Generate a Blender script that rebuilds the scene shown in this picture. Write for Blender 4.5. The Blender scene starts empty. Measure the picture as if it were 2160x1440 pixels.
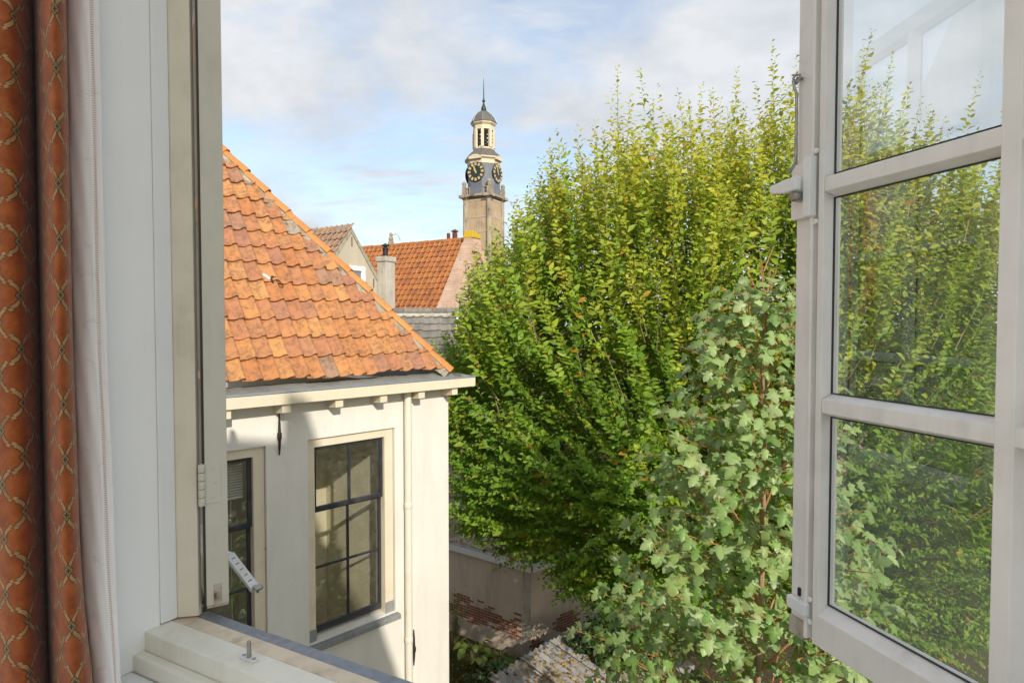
import bpy, math, random
import numpy as np
from mathutils import Vector, Matrix

# ------------------------------------------------------------------ camera, world, sun
scene = bpy.context.scene
COL = scene.collection
R = math.radians
EYE = 7.5
cam_d = bpy.data.cameras.new("camera"); cam = bpy.data.objects.new("camera", cam_d)
COL.objects.link(cam); scene.camera = cam
cam_d.sensor_width = 36.0; cam_d.lens = 36.0*1300/2160
cam_d.clip_start = 0.02; cam_d.clip_end = 3000
cam.location = (0, 0, EYE); cam.rotation_euler = (R(90-1.76), 0, 0)

SUN_AZ = (0.39, -0.92); SUN_EL = R(27)
world = bpy.data.worlds.new("World"); scene.world = world; world.use_nodes = True
def build_world():
    nt = world.node_tree; N = nt.nodes; L = nt.links
    bg = N["Background"]; bg.inputs[1].default_value = 0.1
    sky = N.new("ShaderNodeTexSky"); sky.sky_type = 'NISHITA'; sky.sun_disc = False
    sky.sun_elevation = SUN_EL; sky.sun_rotation = math.atan2(SUN_AZ[0], SUN_AZ[1])
    sky.air_density = 1.0; sky.dust_density = 1.6; sky.ozone_density = 1.2
    tc = N.new("ShaderNodeTexCoord"); sp = N.new("ShaderNodeSeparateXYZ"); L.new(tc.outputs['Generated'], sp.inputs[0])
    zz = N.new("ShaderNodeMath"); zz.operation = 'MAXIMUM'; L.new(sp.outputs[2], zz.inputs[0]); zz.inputs[1].default_value = 0.0
    za = N.new("ShaderNodeMath"); za.operation = 'ADD'; L.new(zz.outputs[0], za.inputs[0]); za.inputs[1].default_value = 0.22
    dx = N.new("ShaderNodeMath"); dx.operation = 'DIVIDE'; L.new(sp.outputs[0], dx.inputs[0]); L.new(za.outputs[0], dx.inputs[1])
    dy = N.new("ShaderNodeMath"); dy.operation = 'DIVIDE'; L.new(sp.outputs[1], dy.inputs[0]); L.new(za.outputs[0], dy.inputs[1])
    cv = N.new("ShaderNodeCombineXYZ"); L.new(dx.outputs[0], cv.inputs[0]); L.new(dy.outputs[0], cv.inputs[1]); cv.inputs[2].default_value = 3.7
    n1 = N.new("ShaderNodeTexNoise"); L.new(cv.outputs[0], n1.inputs['Vector'])
    n1.inputs['Scale'].default_value = 1.05; n1.inputs['Detail'].default_value = 9; n1.inputs['Roughness'].default_value = 0.56; n1.inputs['Distortion'].default_value = 0.15
    mp = N.new("ShaderNodeMapping"); L.new(cv.outputs[0], mp.inputs[0]); mp.inputs['Scale'].default_value = (1.6, 5.5, 1); mp.inputs['Rotation'].default_value = (0, 0, 0.15)
    n2 = N.new("ShaderNodeTexNoise"); L.new(mp.outputs[0], n2.inputs['Vector']); n2.inputs['Scale'].default_value = 1.1; n2.inputs['Detail'].default_value = 8; n2.inputs['Roughness'].default_value = 0.6
    r1 = N.new("ShaderNodeMapRange"); L.new(n1.outputs[0], r1.inputs[0]); r1.inputs[1].default_value = 0.38; r1.inputs[2].default_value = 0.56
    r2 = N.new("ShaderNodeMapRange"); L.new(n2.outputs[0], r2.inputs[0]); r2.inputs[1].default_value = 0.36; r2.inputs[2].default_value = 0.70
    mx = N.new("ShaderNodeMath"); mx.operation = 'MAXIMUM'; L.new(r1.outputs[0], mx.inputs[0]); L.new(r2.outputs[0], mx.inputs[1])
    # cloud body: bright tops, soft grey undersides
    n3 = N.new("ShaderNodeTexNoise"); L.new(cv.outputs[0], n3.inputs['Vector']); n3.inputs['Scale'].default_value = 3.6; n3.inputs['Detail'].default_value = 9; n3.inputs['Roughness'].default_value = 0.58; n3.inputs['Distortion'].default_value = 0.1
    r3 = N.new("ShaderNodeMapRange"); L.new(n3.outputs[0], r3.inputs[0]); r3.inputs[1].default_value = 0.38; r3.inputs[2].default_value = 0.62
    cc = N.new("ShaderNodeMix"); cc.data_type = 'RGBA'; L.new(r3.outputs[0], cc.inputs[0])
    cc.inputs[6].default_value = (4.15, 4.4, 4.75, 1); cc.inputs[7].default_value = (5.1, 5.25, 5.45, 1)
    gain = N.new("ShaderNodeMix"); gain.data_type = 'RGBA'; gain.blend_type = 'MULTIPLY'; gain.inputs[0].default_value = 1.0
    L.new(sky.outputs[0], gain.inputs[6]); gain.inputs[7].default_value = (1.45, 1.45, 1.40, 1)
    m = N.new("ShaderNodeMix"); m.data_type = 'RGBA'; L.new(mx.outputs[0], m.inputs[0])
    L.new(gain.outputs[2], m.inputs[6]); L.new(cc.outputs[2], m.inputs[7])
    L.new(m.outputs[2], bg.inputs[0])
build_world()
sun_d = bpy.data.lights.new("sun", 'SUN'); sun_d.energy = 2.5; sun_d.angle = R(0.53); sun_d.color = (1.0, 0.92, 0.80)
sun = bpy.data.objects.new("sun", sun_d); COL.objects.link(sun)
sdir = Vector((SUN_AZ[0]*math.cos(SUN_EL), SUN_AZ[1]*math.cos(SUN_EL), math.sin(SUN_EL)))
sun.rotation_euler = (-sdir).to_track_quat('-Z', 'Y').to_euler(); sun.location = sdir*30
vs = scene.view_settings; vs.view_transform = 'Standard'; vs.look = 'None'; vs.exposure = 0.70; vs.gamma = 1.0; vs.use_curve_mapping = False
scene.cycles.max_bounces = 10; scene.cycles.transparent_max_bounces = 12
scene.cycles.use_denoising = True

rng = random.Random(7); nrng = np.random.default_rng(11)

# ------------------------------------------------------------------ helpers
def tag(o, label=None, cat=None, group=None, kind=None):
    if label: o['label'] = label
    if cat: o['category'] = cat
    if group: o['group'] = group
    if kind: o['kind'] = kind
    return o
def thing(name, label, cat, loc=(0, 0, 0), rz=0.0, group=None):
    o = bpy.data.objects.new(name, None); COL.objects.link(o)
    o.location = loc; o.rotation_euler = (0, 0, rz); o.empty_display_size = 0.2
    return tag(o, label, cat, group)
class MB:
    def __init__(s): s.v = []; s.f = []
    def add(s, vs_, fs, M=None):
        b = len(s.v)
        for p in vs_:
            s.v.append(tuple(M @ Vector(p)) if M is not None else tuple(p))
        s.f += [tuple(b+i for i in f) for f in fs]; return s
    def box(s, a, b, M=None):
        x0, y0, z0 = a; x1, y1, z1 = b
        return s.add([(x0,y0,z0),(x1,y0,z0),(x1,y1,z0),(x0,y1,z0),(x0,y0,z1),(x1,y0,z1),(x1,y1,z1),(x0,y1,z1)],
                     [(0,3,2,1),(4,5,6,7),(0,1,5,4),(1,2,6,5),(2,3,7,6),(3,0,4,7)], M)
    def prism(s, poly, z0, z1, axis='z', M=None):
        """poly: 2-D outline, counter-clockwise seen along the axis; axis z: (x,y), y: (x,z), x: (y,z)"""
        n = len(poly)
        def P(p, h):
            return (p[0], p[1], h) if axis == 'z' else ((p[0], h, p[1]) if axis == 'y' else (h, p[0], p[1]))
        vs_ = [P(p, z0) for p in poly]+[P(p, z1) for p in poly]
        fs = [tuple(range(n-1, -1, -1)), tuple(range(n, 2*n))]+[(i, (i+1) % n, n+(i+1) % n, n+i) for i in range(n)]
        return s.add(vs_, fs, M)
    def tube(s, pts, rad, n=6, M=None, caps=True):
        pts = [Vector(p) for p in pts]; k = len(pts)
        if not hasattr(rad, '__len__'): rad = [rad]*k
        vs_ = []; fs = []
        up = Vector((0.13, 0.27, 0.95))
        for i, p in enumerate(pts):
            t = (pts[min(i+1, k-1)]-pts[max(i-1, 0)]).normalized()
            a = t.cross(up)
            if a.length < 1e-3: a = t.cross(Vector((1, 0, 0)))
            a.normalize(); b = t.cross(a)
            for j in range(n):
                th = 2*math.pi*j/n
                vs_.append(p+(a*math.cos(th)+b*math.sin(th))*rad[i])
        for i in range(k-1):
            for j in range(n):
                fs.append((i*n+j, i*n+(j+1) % n, (i+1)*n+(j+1) % n, (i+1)*n+j))
        if caps:
            fs += [tuple(range(n-1, -1, -1)), tuple(range((k-1)*n, k*n))]
        return s.add(vs_, fs, M)
    def lathe(s, prof, n=16, M=None, phase=0.0):
        vs_ = []; fs = []; k = len(prof)
        for (r, z) in prof:
            for j in range(n):
                th = phase+2*math.pi*j/n; vs_.append((r*math.cos(th), r*math.sin(th), z))
        for i in range(k-1):
            for j in range(n):
                fs.append((i*n+j, i*n+(j+1) % n, (i+1)*n+(j+1) % n, (i+1)*n+j))
        fs += [tuple(range(n-1, -1, -1)), tuple(range((k-1)*n, k*n))]
        return s.add(vs_, fs, M)
    def build(s, name, mat, parent=None, bevel=0.0, smooth=False, loc=None, rot=None, kind=None, fixn=True):
        me = bpy.data.meshes.new(name); me.from_pydata(s.v, [], s.f)
        if fixn:
            import bmesh
            bm = bmesh.new(); bm.from_mesh(me); bmesh.ops.recalc_face_normals(bm, faces=bm.faces); bm.to_mesh(me); bm.free()
        me.update()
        if mat: me.materials.append(mat)
        if smooth:
            me.polygons.foreach_set('use_smooth', [True]*len(me.polygons))
            try: me.set_sharp_from_angle(angle=R(40))
            except Exception: pass
        o = bpy.data.objects.new(name, me); COL.objects.link(o); o.parent = parent
        if loc is not None: o.location = loc
        if rot is not None: o.rotation_euler = rot
        if bevel > 0:
            m = o.modifiers.new("bevel", 'BEVEL'); m.width = bevel; m.segments = 2; m.limit_method = 'ANGLE'; m.angle_limit = R(35)
        if kind: o['kind'] = kind
        return o
def inst(name, me, parent, M):
    o = bpy.data.objects.new(name, me); COL.objects.link(o); o.parent = parent; o.matrix_local = M
    return o
def Mt(x, y, z, rz=0.0, rx=0.0, ry=0.0, s=1.0):
    return Matrix.Translation((x, y, z)) @ Matrix.Rotation(rz, 4, 'Z') @ Matrix.Rotation(ry, 4, 'Y') @ Matrix.Rotation(rx, 4, 'X') @ Matrix.Scale(s, 4)
def frame_M(o, x, y, z):
    """matrix with given axes"""
    x = Vector(x); y = Vector(y); z = Vector(z)
    return Matrix(((x.x, y.x, z.x, o[0]), (x.y, y.y, z.y, o[1]), (x.z, y.z, z.z, o[2]), (0, 0, 0, 1)))
def wall_grid(mb, xs, zs, holes, y0, y1):
    """a wall slab between y0 (front) and y1 with rectangular holes (x0,x1,z0,z1)"""
    xs = sorted(set(list(xs)+[h[0] for h in holes]+[h[1] for h in holes])); zs = sorted(set(list(zs)+[h[2] for h in holes]+[h[3] for h in holes]))
    inh = lambda x, z: any(h[0] < x < h[1] and h[2] < z < h[3] for h in holes)
    for i in range(len(xs)-1):
        for j in range(len(zs)-1):
            if inh((xs[i]+xs[i+1])/2, (zs[j]+zs[j+1])/2): continue
            a, b, c, d = xs[i], xs[i+1], zs[j], zs[j+1]
            mb.add([(a,y0,c),(b,y0,c),(b,y0,d),(a,y0,d)], [(0,1,2,3)])
            mb.add([(a,y1,c),(b,y1,c),(b,y1,d),(a,y1,d)], [(3,2,1,0)])
    for (a, b, c, d) in holes:
        mb.add([(a,y0,c),(b,y0,c),(b,y0,d),(a,y0,d),(a,y1,c),(b,y1,c),(b,y1,d),(a,y1,d)], [(0,4,5,1),(1,5,6,2),(2,6,7,3),(3,7,4,0)])
    a, b, c, d = xs[0], xs[-1], zs[0], zs[-1]
    mb.add([(a,y0,c),(b,y0,c),(b,y0,d),(a,y0,d),(a,y1,c),(b,y1,c),(b,y1,d),(a,y1,d)], [(0,1,5,4),(1,2,6,5),(2,3,7,6),(3,0,4,7)])
    return mb

# ------------------------------------------------------------------ materials
class NT:
    def __init__(s, name):
        s.m = bpy.data.materials.new(name); s.m.use_nodes = True; s.t = s.m.node_tree; s.N = s.t.nodes; s.L = s.t.links
        s.b = s.N["Principled BSDF"]; s.out = s.N["Material Output"]; s._tc = None
    def tc(s, w='Object'):
        if s._tc is None: s._tc = s.N.new("ShaderNodeTexCoord")
        return s._tc.outputs[w]
    def noise(s, scale, detail=4, rough=0.55, vec=None, dist=0.0, stretch=None):
        n = s.N.new("ShaderNodeTexNoise"); v = vec or s.tc()
        if stretch:
            mp = s.N.new("ShaderNodeMapping"); s.L.new(v, mp.inputs[0]); mp.inputs['Scale'].default_value = stretch; v = mp.outputs[0]
        s.L.new(v, n.inputs['Vector']); n.inputs['Scale'].default_value = scale; n.inputs['Detail'].default_value = detail
        n.inputs['Roughness'].default_value = rough; n.inputs['Distortion'].default_value = dist
        return n.outputs[0]
    def rng(s, v, a, b, c=0.0, d=1.0):
        r = s.N.new("ShaderNodeMapRange"); s.L.new(v, r.inputs[0])
        for i, x in enumerate((a, b, c, d)): r.inputs[i+1].default_value = x
        return r.outputs[0]
    def math(s, op, a, b=None, c=None):
        n = s.N.new("ShaderNodeMath"); n.operation = op
        for i, x in enumerate((a, b, c)):
            if x is None: continue
            if isinstance(x, (int, float)): n.inputs[i].default_value = x
            else: s.L.new(x, n.inputs[i])
        return n.outputs[0]
    def mix(s, f, a, b, mode='MIX'):
        n = s.N.new("ShaderNodeMix"); n.data_type = 'RGBA'; n.blend_type = mode
        if isinstance(f, (int, float)): n.inputs[0].default_value = f
        else: s.L.new(f, n.inputs[0])
        for i, x in ((6, a), (7, b)):
            if isinstance(x, tuple): n.inputs[i].default_value = (*x[:3], 1)
            else: s.L.new(x, n.inputs[i])
        return n.outputs[2]
    def ramp(s, v, stops, interp='LINEAR'):
        n = s.N.new("ShaderNodeValToRGB"); s.L.new(v, n.inputs[0]); e = n.color_ramp.elements; n.color_ramp.interpolation = interp
        while len(e) < len(stops): e.new(0.5)
        for i, (p, c) in enumerate(stops): e[i].position = p; e[i].color = (*c, 1)
        return n.outputs[0]
    def col(s, c):
        if isinstance(c, tuple): s.b.inputs['Base Color'].default_value = (*c, 1)
        else: s.L.new(c, s.b.inputs['Base Color'])
        return s
    def bump(s, h, strength=0.3, dist=0.01):
        n = s.N.new("ShaderNodeBump"); s.L.new(h, n.inputs['Height']); n.inputs['Strength'].default_value = strength; n.inputs['Distance'].default_value = dist
        s.L.new(n.outputs[0], s.b.inputs['Normal']); return s
    def set(s, rough=None, metal=None, spec=None):
        if rough is not None:
            if isinstance(rough, (int, float)): s.b.inputs['Roughness'].default_value = rough
            else: s.L.new(rough, s.b.inputs['Roughness'])
        if metal is not None: s.b.inputs['Metallic'].default_value = metal
        if spec is not None: s.b.inputs['Specular IOR Level'].default_value = spec
        return s

def paint(name, c, rough=0.4, dirt=0.25, dirtc=None, scale=6.0, bump=0.12, streak=(1, 1, 0.12)):
    n = NT(name); d = dirtc or tuple(x*0.62 for x in c)
    a = n.noise(scale, 6, 0.6); b = n.noise(28, 5, 0.6, stretch=streak); g = n.noise(240, 2, 0.5)
    f = n.math('MULTIPLY', n.rng(a, 0.45, 0.75), n.rng(b, 0.35, 0.75))
    base = n.mix(n.math('MULTIPLY', f, dirt*2.2), c, d)
    speck = n.rng(n.noise(95, 3, 0.5), 0.73, 0.77)
    base = n.mix(n.math('MULTIPLY', speck, 0.5*dirt*2), base, tuple(x*0.3 for x in c))
    h = n.math('ADD', n.math('MULTIPLY', n.noise(70, 4, 0.6, stretch=(1, 1, 0.07)), 0.7), n.math('MULTIPLY', g, 0.3))
    return n.col(base).set(rough=rough).bump(h, bump, 0.002).m
def plaster(name, c, rough=0.85, dirtc=None, dirt=0.35, scale=1.5, bump=0.25, streak=(2.5, 2.5, 0.35), bs=60, crack=0.0):
    n = NT(name); d = dirtc or tuple(x*0.55 for x in c)
    a = n.noise(scale, 8, 0.62); b = n.noise(scale*2, 6, 0.6, stretch=streak); g = n.noise(bs, 6, 0.65)
    f = n.math('MULTIPLY', n.math('ADD', n.rng(a, 0.42, 0.78), n.rng(b, 0.45, 0.8)), dirt)
    spot = n.rng(n.noise(17, 3, 0.5), 0.72, 0.76)
    base = n.mix(spot, n.mix(f, c, d), tuple(x*0.55 for x in d))
    if crack:
        ln = n.rng(n.math('ABSOLUTE', n.math('SUBTRACT', n.noise(1.1, 5, 0.6, dist=0.8), 0.5)), 0.0, 0.0035, 1, 0)
        base = n.mix(n.math('MULTIPLY', n.math('MULTIPLY', ln, n.rng(n.noise(0.7, 2), 0.5, 0.6)), crack), base, tuple(x*0.45 for x in d))
    return n.col(base).set(rough=rough, spec=0.2).bump(g, bump, 0.006).m
def tile_mat(name, stops, dark=(0.12, 0.075, 0.05), lichen=None, patina=0.45, sc=14, rough=0.75):
    n = NT(name); oi = n.N.new("ShaderNodeObjectInfo")
    base = n.ramp(oi.outputs['Random'], stops)
    off = n.N.new("ShaderNodeVectorMath"); off.operation = 'ADD'; n.L.new(n.tc(), off.inputs[0])
    cx = n.N.new("ShaderNodeCombineXYZ"); n.L.new(n.math('MULTIPLY', oi.outputs['Random'], 37.0), cx.inputs[0]); n.L.new(n.math('MULTIPLY', oi.outputs['Random'], 91.0), cx.inputs[1]); n.L.new(cx.outputs[0], off.inputs[1])
    v = off.outputs[0]
    pat = n.math('MULTIPLY', n.rng(n.noise(sc, 6, 0.68, v, 0.6), 0.40, 0.66), n.rng(n.noise(sc*0.55, 3, 0.5, v), 0.36, 0.56))
    base = n.mix(n.math('MULTIPLY', pat, patina), base, dark)
    base = n.mix(n.rng(n.noise(sc*1.7, 4, 0.6, v), 0.62, 0.78, 0, 0.55), base, (0.72, 0.36, 0.10))
    if lichen: base = n.mix(n.rng(n.noise(sc*1.1, 5, 0.6, v), 0.66, 0.72), base, lichen)
    base = n.mix(n.rng(n.noise(120, 2, 0.5, v), 0.70, 0.78, 0, 0.5), base, (0.10, 0.06, 0.04))
    return n.col(base).set(rough=rough, spec=0.3).bump(n.noise(90, 5, 0.6, v), 0.35, 0.004).m
def metal(name, c, rough=0.4, met=1.0, var=0.3):
    n = NT(name); a = n.noise(35, 5, 0.6)
    return n.col(n.mix(n.rng(a, 0.4, 0.75, 0, var), c, tuple(x*0.35 for x in c))).set(rough=n.rng(n.noise(60, 3), 0.3, 0.7, rough*0.7, rough*1.4), metal=met).bump(n.noise(120, 3), 0.08, 0.001).m
def glass_mat(name, tint=(0.93, 0.96, 0.94), dirt=0.02, wav=0.0, ior=1.5, extra=0.0):
    n = NT(name); N = n.N; L = n.L
    tr = N.new("ShaderNodeBsdfTransparent"); tr.inputs[0].default_value = (*tint, 1)
    gl = N.new("ShaderNodeBsdfGlossy"); gl.inputs['Roughness'].default_value = 0.004; gl.inputs[0].default_value = (0.95, 0.97, 1, 1)
    ge = N.new("ShaderNodeNewGeometry"); dt = N.new("ShaderNodeVectorMath"); dt.operation = 'DOT_PRODUCT'; L.new(ge.outputs['Normal'], dt.inputs[0]); L.new(ge.outputs['Incoming'], dt.inputs[1])
    om = n.math('SUBTRACT', 1.0, n.math('ABSOLUTE', dt.outputs['Value'])); sch = n.math('ADD', 0.043, n.math('MULTIPLY', n.math('POWER', om, 5.0), 0.957))
    if wav:
        bp = N.new("ShaderNodeBump"); L.new(n.noise(3.5, 2, 0.4), bp.inputs['Height']); bp.inputs['Strength'].default_value = wav; bp.inputs['Distance'].default_value = 0.02
        L.new(bp.outputs[0], gl.inputs['Normal'])
    f = n.math('MINIMUM', n.math('ADD', n.math('MULTIPLY', sch, 4.4), extra), 1.0)
    m1 = N.new("ShaderNodeMixShader"); L.new(f, m1.inputs[0]); L.new(tr.outputs[0], m1.inputs[1]); L.new(gl.outputs[0], m1.inputs[2])
    df = N.new("ShaderNodeBsdfDiffuse"); df.inputs[0].default_value = (0.7, 0.7, 0.66, 1)
    m2 = N.new("ShaderNodeMixShader"); L.new(n.rng(n.noise(9, 6, 0.65), 0.45, 0.9, dirt*0.4, dirt*3), m2.inputs[0]); L.new(m1.outputs[0], m2.inputs[1]); L.new(df.outputs[0], m2.inputs[2])
    L.new(m2.outputs[0], n.out.inputs[0]); n.N.remove(n.b)
    return n.m
def leaf_mat(name, trans=0.4, gloss=0.25, rough=0.45, tint=(1.0, 1.0, 0.55)):
    n = NT(name); N = n.N; L = n.L
    at = N.new("ShaderNodeAttribute"); at.attribute_name = "leafcol"; c = at.outputs[0]
    n.col(c).set(rough=rough, spec=gloss)
    tl = N.new("ShaderNodeBsdfTranslucent"); L.new(n.mix(1.0, c, tint, 'MULTIPLY'), tl.inputs[0])
    ms = N.new("ShaderNodeMixShader"); ms.inputs[0].default_value = trans
    L.new(n.b.outputs[0], ms.inputs[1]); L.new(tl.outputs[0], ms.inputs[2]); L.new(ms.outputs[0], n.out.inputs[0])
    return n.m
def brick_mat(name, c1, c2, mortar, sx=0.22, sz=0.068, plaster_c=None, cover=0.5, axis='xz'):
    n = NT(name); sp = n.N.new("ShaderNodeSeparateXYZ"); n.L.new(n.tc(), sp.inputs[0])
    cv = n.N.new("ShaderNodeCombineXYZ"); n.L.new(sp.outputs[0 if axis == 'xz' else 1], cv.inputs[0]); n.L.new(sp.outputs[2], cv.inputs[1])
    br = n.N.new("ShaderNodeTexBrick"); n.L.new(cv.outputs[0], br.inputs['Vector'])
    br.inputs['Scale'].default_value = 1.0; br.inputs['Brick Width'].default_value = sx; br.inputs['Row Height'].default_value = sz; br.inputs['Mortar Size'].default_value = 0.006
    br.inputs['Color1'].default_value = (*c1, 1); br.inputs['Color2'].default_value = (*c2, 1); br.inputs['Mortar'].default_value = (*mortar, 1); br.inputs['Bias'].default_value = -0.1
    base = n.mix(n.rng(n.noise(2.2, 7, 0.65), 0.45, 0.8, 0, 0.6), br.outputs[0], tuple(x*0.5 for x in c1))
    n.bump(br.outputs[1], -0.4, 0.01)
    return n.col(base).set(rough=0.9, spec=0.15).m

M_white = paint("white_gloss_paint", (0.84, 0.85, 0.83), 0.35, 0.16)
M_board = paint("cool_white_paint", (0.90, 0.90, 0.87), 0.4, 0.10, scale=4)
M_cream = paint("cream_frame_paint", (0.76, 0.71, 0.56), 0.38, 0.42, dirtc=(0.36, 0.30, 0.20))
M_lip = paint("sill_paint", (0.82, 0.80, 0.68), 0.4, 0.2, dirtc=(0.42, 0.34, 0.22))
M_bare = paint("worn_sill_timber_paint", (0.76, 0.65, 0.48), 0.6, 0.5, dirtc=(0.30, 0.22, 0.13), scale=9)
M_sash = paint("sash_paint", (0.86, 0.83, 0.77), 0.36, 0.3, dirtc=(0.40, 0.36, 0.30))
M_olive = paint("sash_edge_paint", (0.62, 0.60, 0.49), 0.45, 0.35, dirtc=(0.30, 0.28, 0.21), bump=0.2)
M_worn = paint("rusty_flaking_paint", (0.50, 0.46, 0.36), 0.7, 0.95, dirtc=(0.13, 0.07, 0.035), scale=30, bump=0.6, streak=(1, 1, 0.6))
M_zinc = metal("weathered_zinc", (0.27, 0.30, 0.34), 0.5, 0.4, 0.35)
M_lead = plaster("grey_gutter_lining", (0.30, 0.295, 0.27), 0.55, (0.10, 0.10, 0.095), 0.4, 3, 0.1)
M_steel = metal("worn_steel", (0.42, 0.41, 0.38), 0.38, 0.9, 0.6)
M_chrome = metal("polished_handle_metal", (0.92, 0.90, 0.87), 0.25, 1.0, 0.0)
M_plastic = paint("white_plastic", (0.70, 0.70, 0.68), 0.35, 0.08, bump=0.02)
M_black = paint("black_sash_paint", (0.028, 0.031, 0.038), 0.32, 0.25, dirtc=(0.16, 0.16, 0.15))
M_seal = NT("dark_glazing_seal").col((0.03, 0.03, 0.032)).set(rough=0.6).m
M_iron = metal("black_iron", (0.03, 0.028, 0.026), 0.6, 0.3, 0.4)
M_facade = plaster("white_rendered_wall", (0.74, 0.715, 0.66), 0.85, (0.48, 0.44, 0.37), 0.30, 0.9, 0.28, crack=0.22)
M_trim = paint("cream_house_trim", (0.70, 0.62, 0.47), 0.5, 0.3, dirtc=(0.45, 0.37, 0.25), scale=4)
M_pipe = paint("cream_downpipe_paint", (0.74, 0.69, 0.59), 0.45, 0.25, dirtc=(0.5, 0.44, 0.34))
M_stone = plaster("blue_grey_sill_stone", (0.27, 0.28, 0.27), 0.7, (0.14, 0.15, 0.15), 0.5, 5, 0.2)
M_tile = tile_mat("orange_pantile", [(0.0, (0.46, 0.185, 0.07)), (0.22, (0.54, 0.25, 0.09)), (0.45, (0.43, 0.185, 0.095)), (0.62, (0.56, 0.28, 0.10)), (0.80, (0.39, 0.18, 0.11)), (0.955, (0.36, 0.21, 0.13)), (0.98, (0.30, 0.25, 0.19)), (1.0, (0.40, 0.36, 0.30))], dark=(0.14, 0.08, 0.052), patina=0.8, sc=20)
M_cap = tile_mat("new_orange_hip_tile", [(0.0, (0.54, 0.20, 0.055)), (1.0, (0.60, 0.25, 0.07))], patina=0.25, sc=9, rough=0.6)
M_tile2 = tile_mat("weathered_orange_roof_tile", [(0.0, (0.40, 0.15, 0.05)), (0.4, (0.50, 0.20, 0.065)), (0.7, (0.46, 0.17, 0.05)), (1.0, (0.34, 0.13, 0.06))], patina=0.6, sc=8)
M_tile3 = tile_mat("lichened_old_roof_tile", [(0.0, (0.34, 0.22, 0.15)), (0.5, (0.40, 0.25, 0.16)), (1.0, (0.30, 0.24, 0.19))], lichen=(0.50, 0.32, 0.05), patina=0.6, sc=7)
M_tileg = tile_mat("grey_roof_tile", [(0.0, (0.19, 0.178, 0.16)), (0.5, (0.23, 0.215, 0.19)), (1.0, (0.27, 0.25, 0.22))], dark=(0.08, 0.075, 0.065), patina=0.4, sc=8)
for nd in M_tileg.node_tree.nodes:      # no orange bloom on grey tiles
    if nd.type == 'MIX' and abs(nd.inputs[7].default_value[0]-0.72) < 1e-3: nd.inputs[7].default_value = (0.31, 0.30, 0.27, 1)
M_mortar = plaster("lime_mortar", (0.42, 0.39, 0.31), 0.95, (0.17, 0.16, 0.12), 0.8, 9, 0.9, bs=40)
M_oldrender = plaster("stained_grey_render", (0.58, 0.48, 0.385), 0.95, (0.31, 0.24, 0.18), 0.5, 1.3, 0.5)
M_pillar = plaster("grey_cement_corner", (0.50, 0.45, 0.38), 0.95, (0.15, 0.12, 0.09), 0.5, 3, 0.4)
M_gable = plaster("beige_rendered_gable", (0.52, 0.46, 0.36), 0.9, (0.32, 0.27, 0.20), 0.4, 0.8, 0.3)
M_chim = plaster("limewashed_chimney", (0.55, 0.51, 0.44), 0.9, (0.25, 0.22, 0.17), 0.55, 1.8, 0.5)
M_brick = brick_mat("pale_red_gable_brick", (0.54, 0.35, 0.25), (0.60, 0.42, 0.31), (0.62, 0.53, 0.43), 0.24, 0.085)
M_brickd = brick_mat("garden_brick_wall", (0.25, 0.12, 0.08), (0.34, 0.18, 0.12), (0.30, 0.26, 0.21))
M_towerbrick = plaster("sandy_tower_brick", (0.50, 0.38, 0.25), 0.95, (0.24, 0.19, 0.14), 0.55, 0.9, 0.3, bs=8)
M_towerstone = plaster("weathered_tower_stone", (0.44, 0.37, 0.28), 0.95, (0.08, 0.07, 0.06), 0.75, 0.7, 0.4, bs=6)
M_slate = plaster("slate_cladding", (0.17, 0.19, 0.215), 0.45, (0.10, 0.11, 0.13), 0.5, 0.8, 0.1)
M_slateb = plaster("brown_grey_slate", (0.15, 0.14, 0.12), 0.5, (0.08, 0.08, 0.07), 0.5, 0.9, 0.1)
M_tcream = plaster("cream_tower_timber", (0.70, 0.61, 0.45), 0.6, (0.46, 0.37, 0.25), 0.3, 0.8, 0.05)
M_gold = metal("gilded_numerals", (0.66, 0.50, 0.24), 0.45, 0.25, 0.2)
M_clock = NT("dark_green_clock_face").col((0.018, 0.03, 0.028)).set(rough=0.4).m
M_verdigris = metal("dark_bronze", (0.05, 0.07, 0.055), 0.5, 0.5, 0.5)
M_bark = plaster("grey_brown_bark", (0.16, 0.125, 0.09), 0.95, (0.07, 0.055, 0.04), 0.6, 6, 0.9, (6, 6, 0.8), bs=30)
M_twig = NT("pale_shoot_bark").col((0.34, 0.29, 0.15)).set(rough=0.8).m
M_petiole = NT("reddish_leaf_stalk").col((0.42, 0.20, 0.075)).set(rough=0.6).m
M_leafH = leaf_mat("hornbeam_leaf", 0.42, 0.3)
M_leafM = leaf_mat("maple_leaf", 0.36, 0.45, 0.40, (0.9, 1.0, 0.5))
M_leafI = leaf_mat("ivy_leaf", 0.15, 0.4, 0.4)
M_litter = leaf_mat("fallen_leaf", 0.1, 0.2, 0.7, (1, 1, 1))
M_glass = glass_mat("sash_window_glass", dirt=0.012, wav=0.02, extra=0.015)
M_oldglass = glass_mat("old_house_window_glass", (0.93, 0.94, 0.89), dirt=0.04, wav=0.10)
M_asb = plaster("corrugated_cement_sheet", (0.40, 0.40, 0.39), 0.9, (0.14, 0.13, 0.11), 0.6, 3, 0.4)
M_felt = plaster("gritty_roof_felt", (0.33, 0.285, 0.23), 0.95, (0.10, 0.08, 0.055), 0.6, 1.8, 0.7)
M_inner = plaster("pale_interior_plaster", (0.76, 0.70, 0.56), 0.9, (0.32, 0.28, 0.20), 0.2, 0.8, 0.1)
M_rust = plaster("rusty_red_iron", (0.16, 0.05, 0.035), 0.8, (0.07, 0.03, 0.02), 0.5, 20, 0.3)
M_ownwall = plaster("own_house_render", (0.80, 0.78, 0.73), 0.9, (0.4, 0.37, 0.31), 0.3, 1.0, 0.25)

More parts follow.
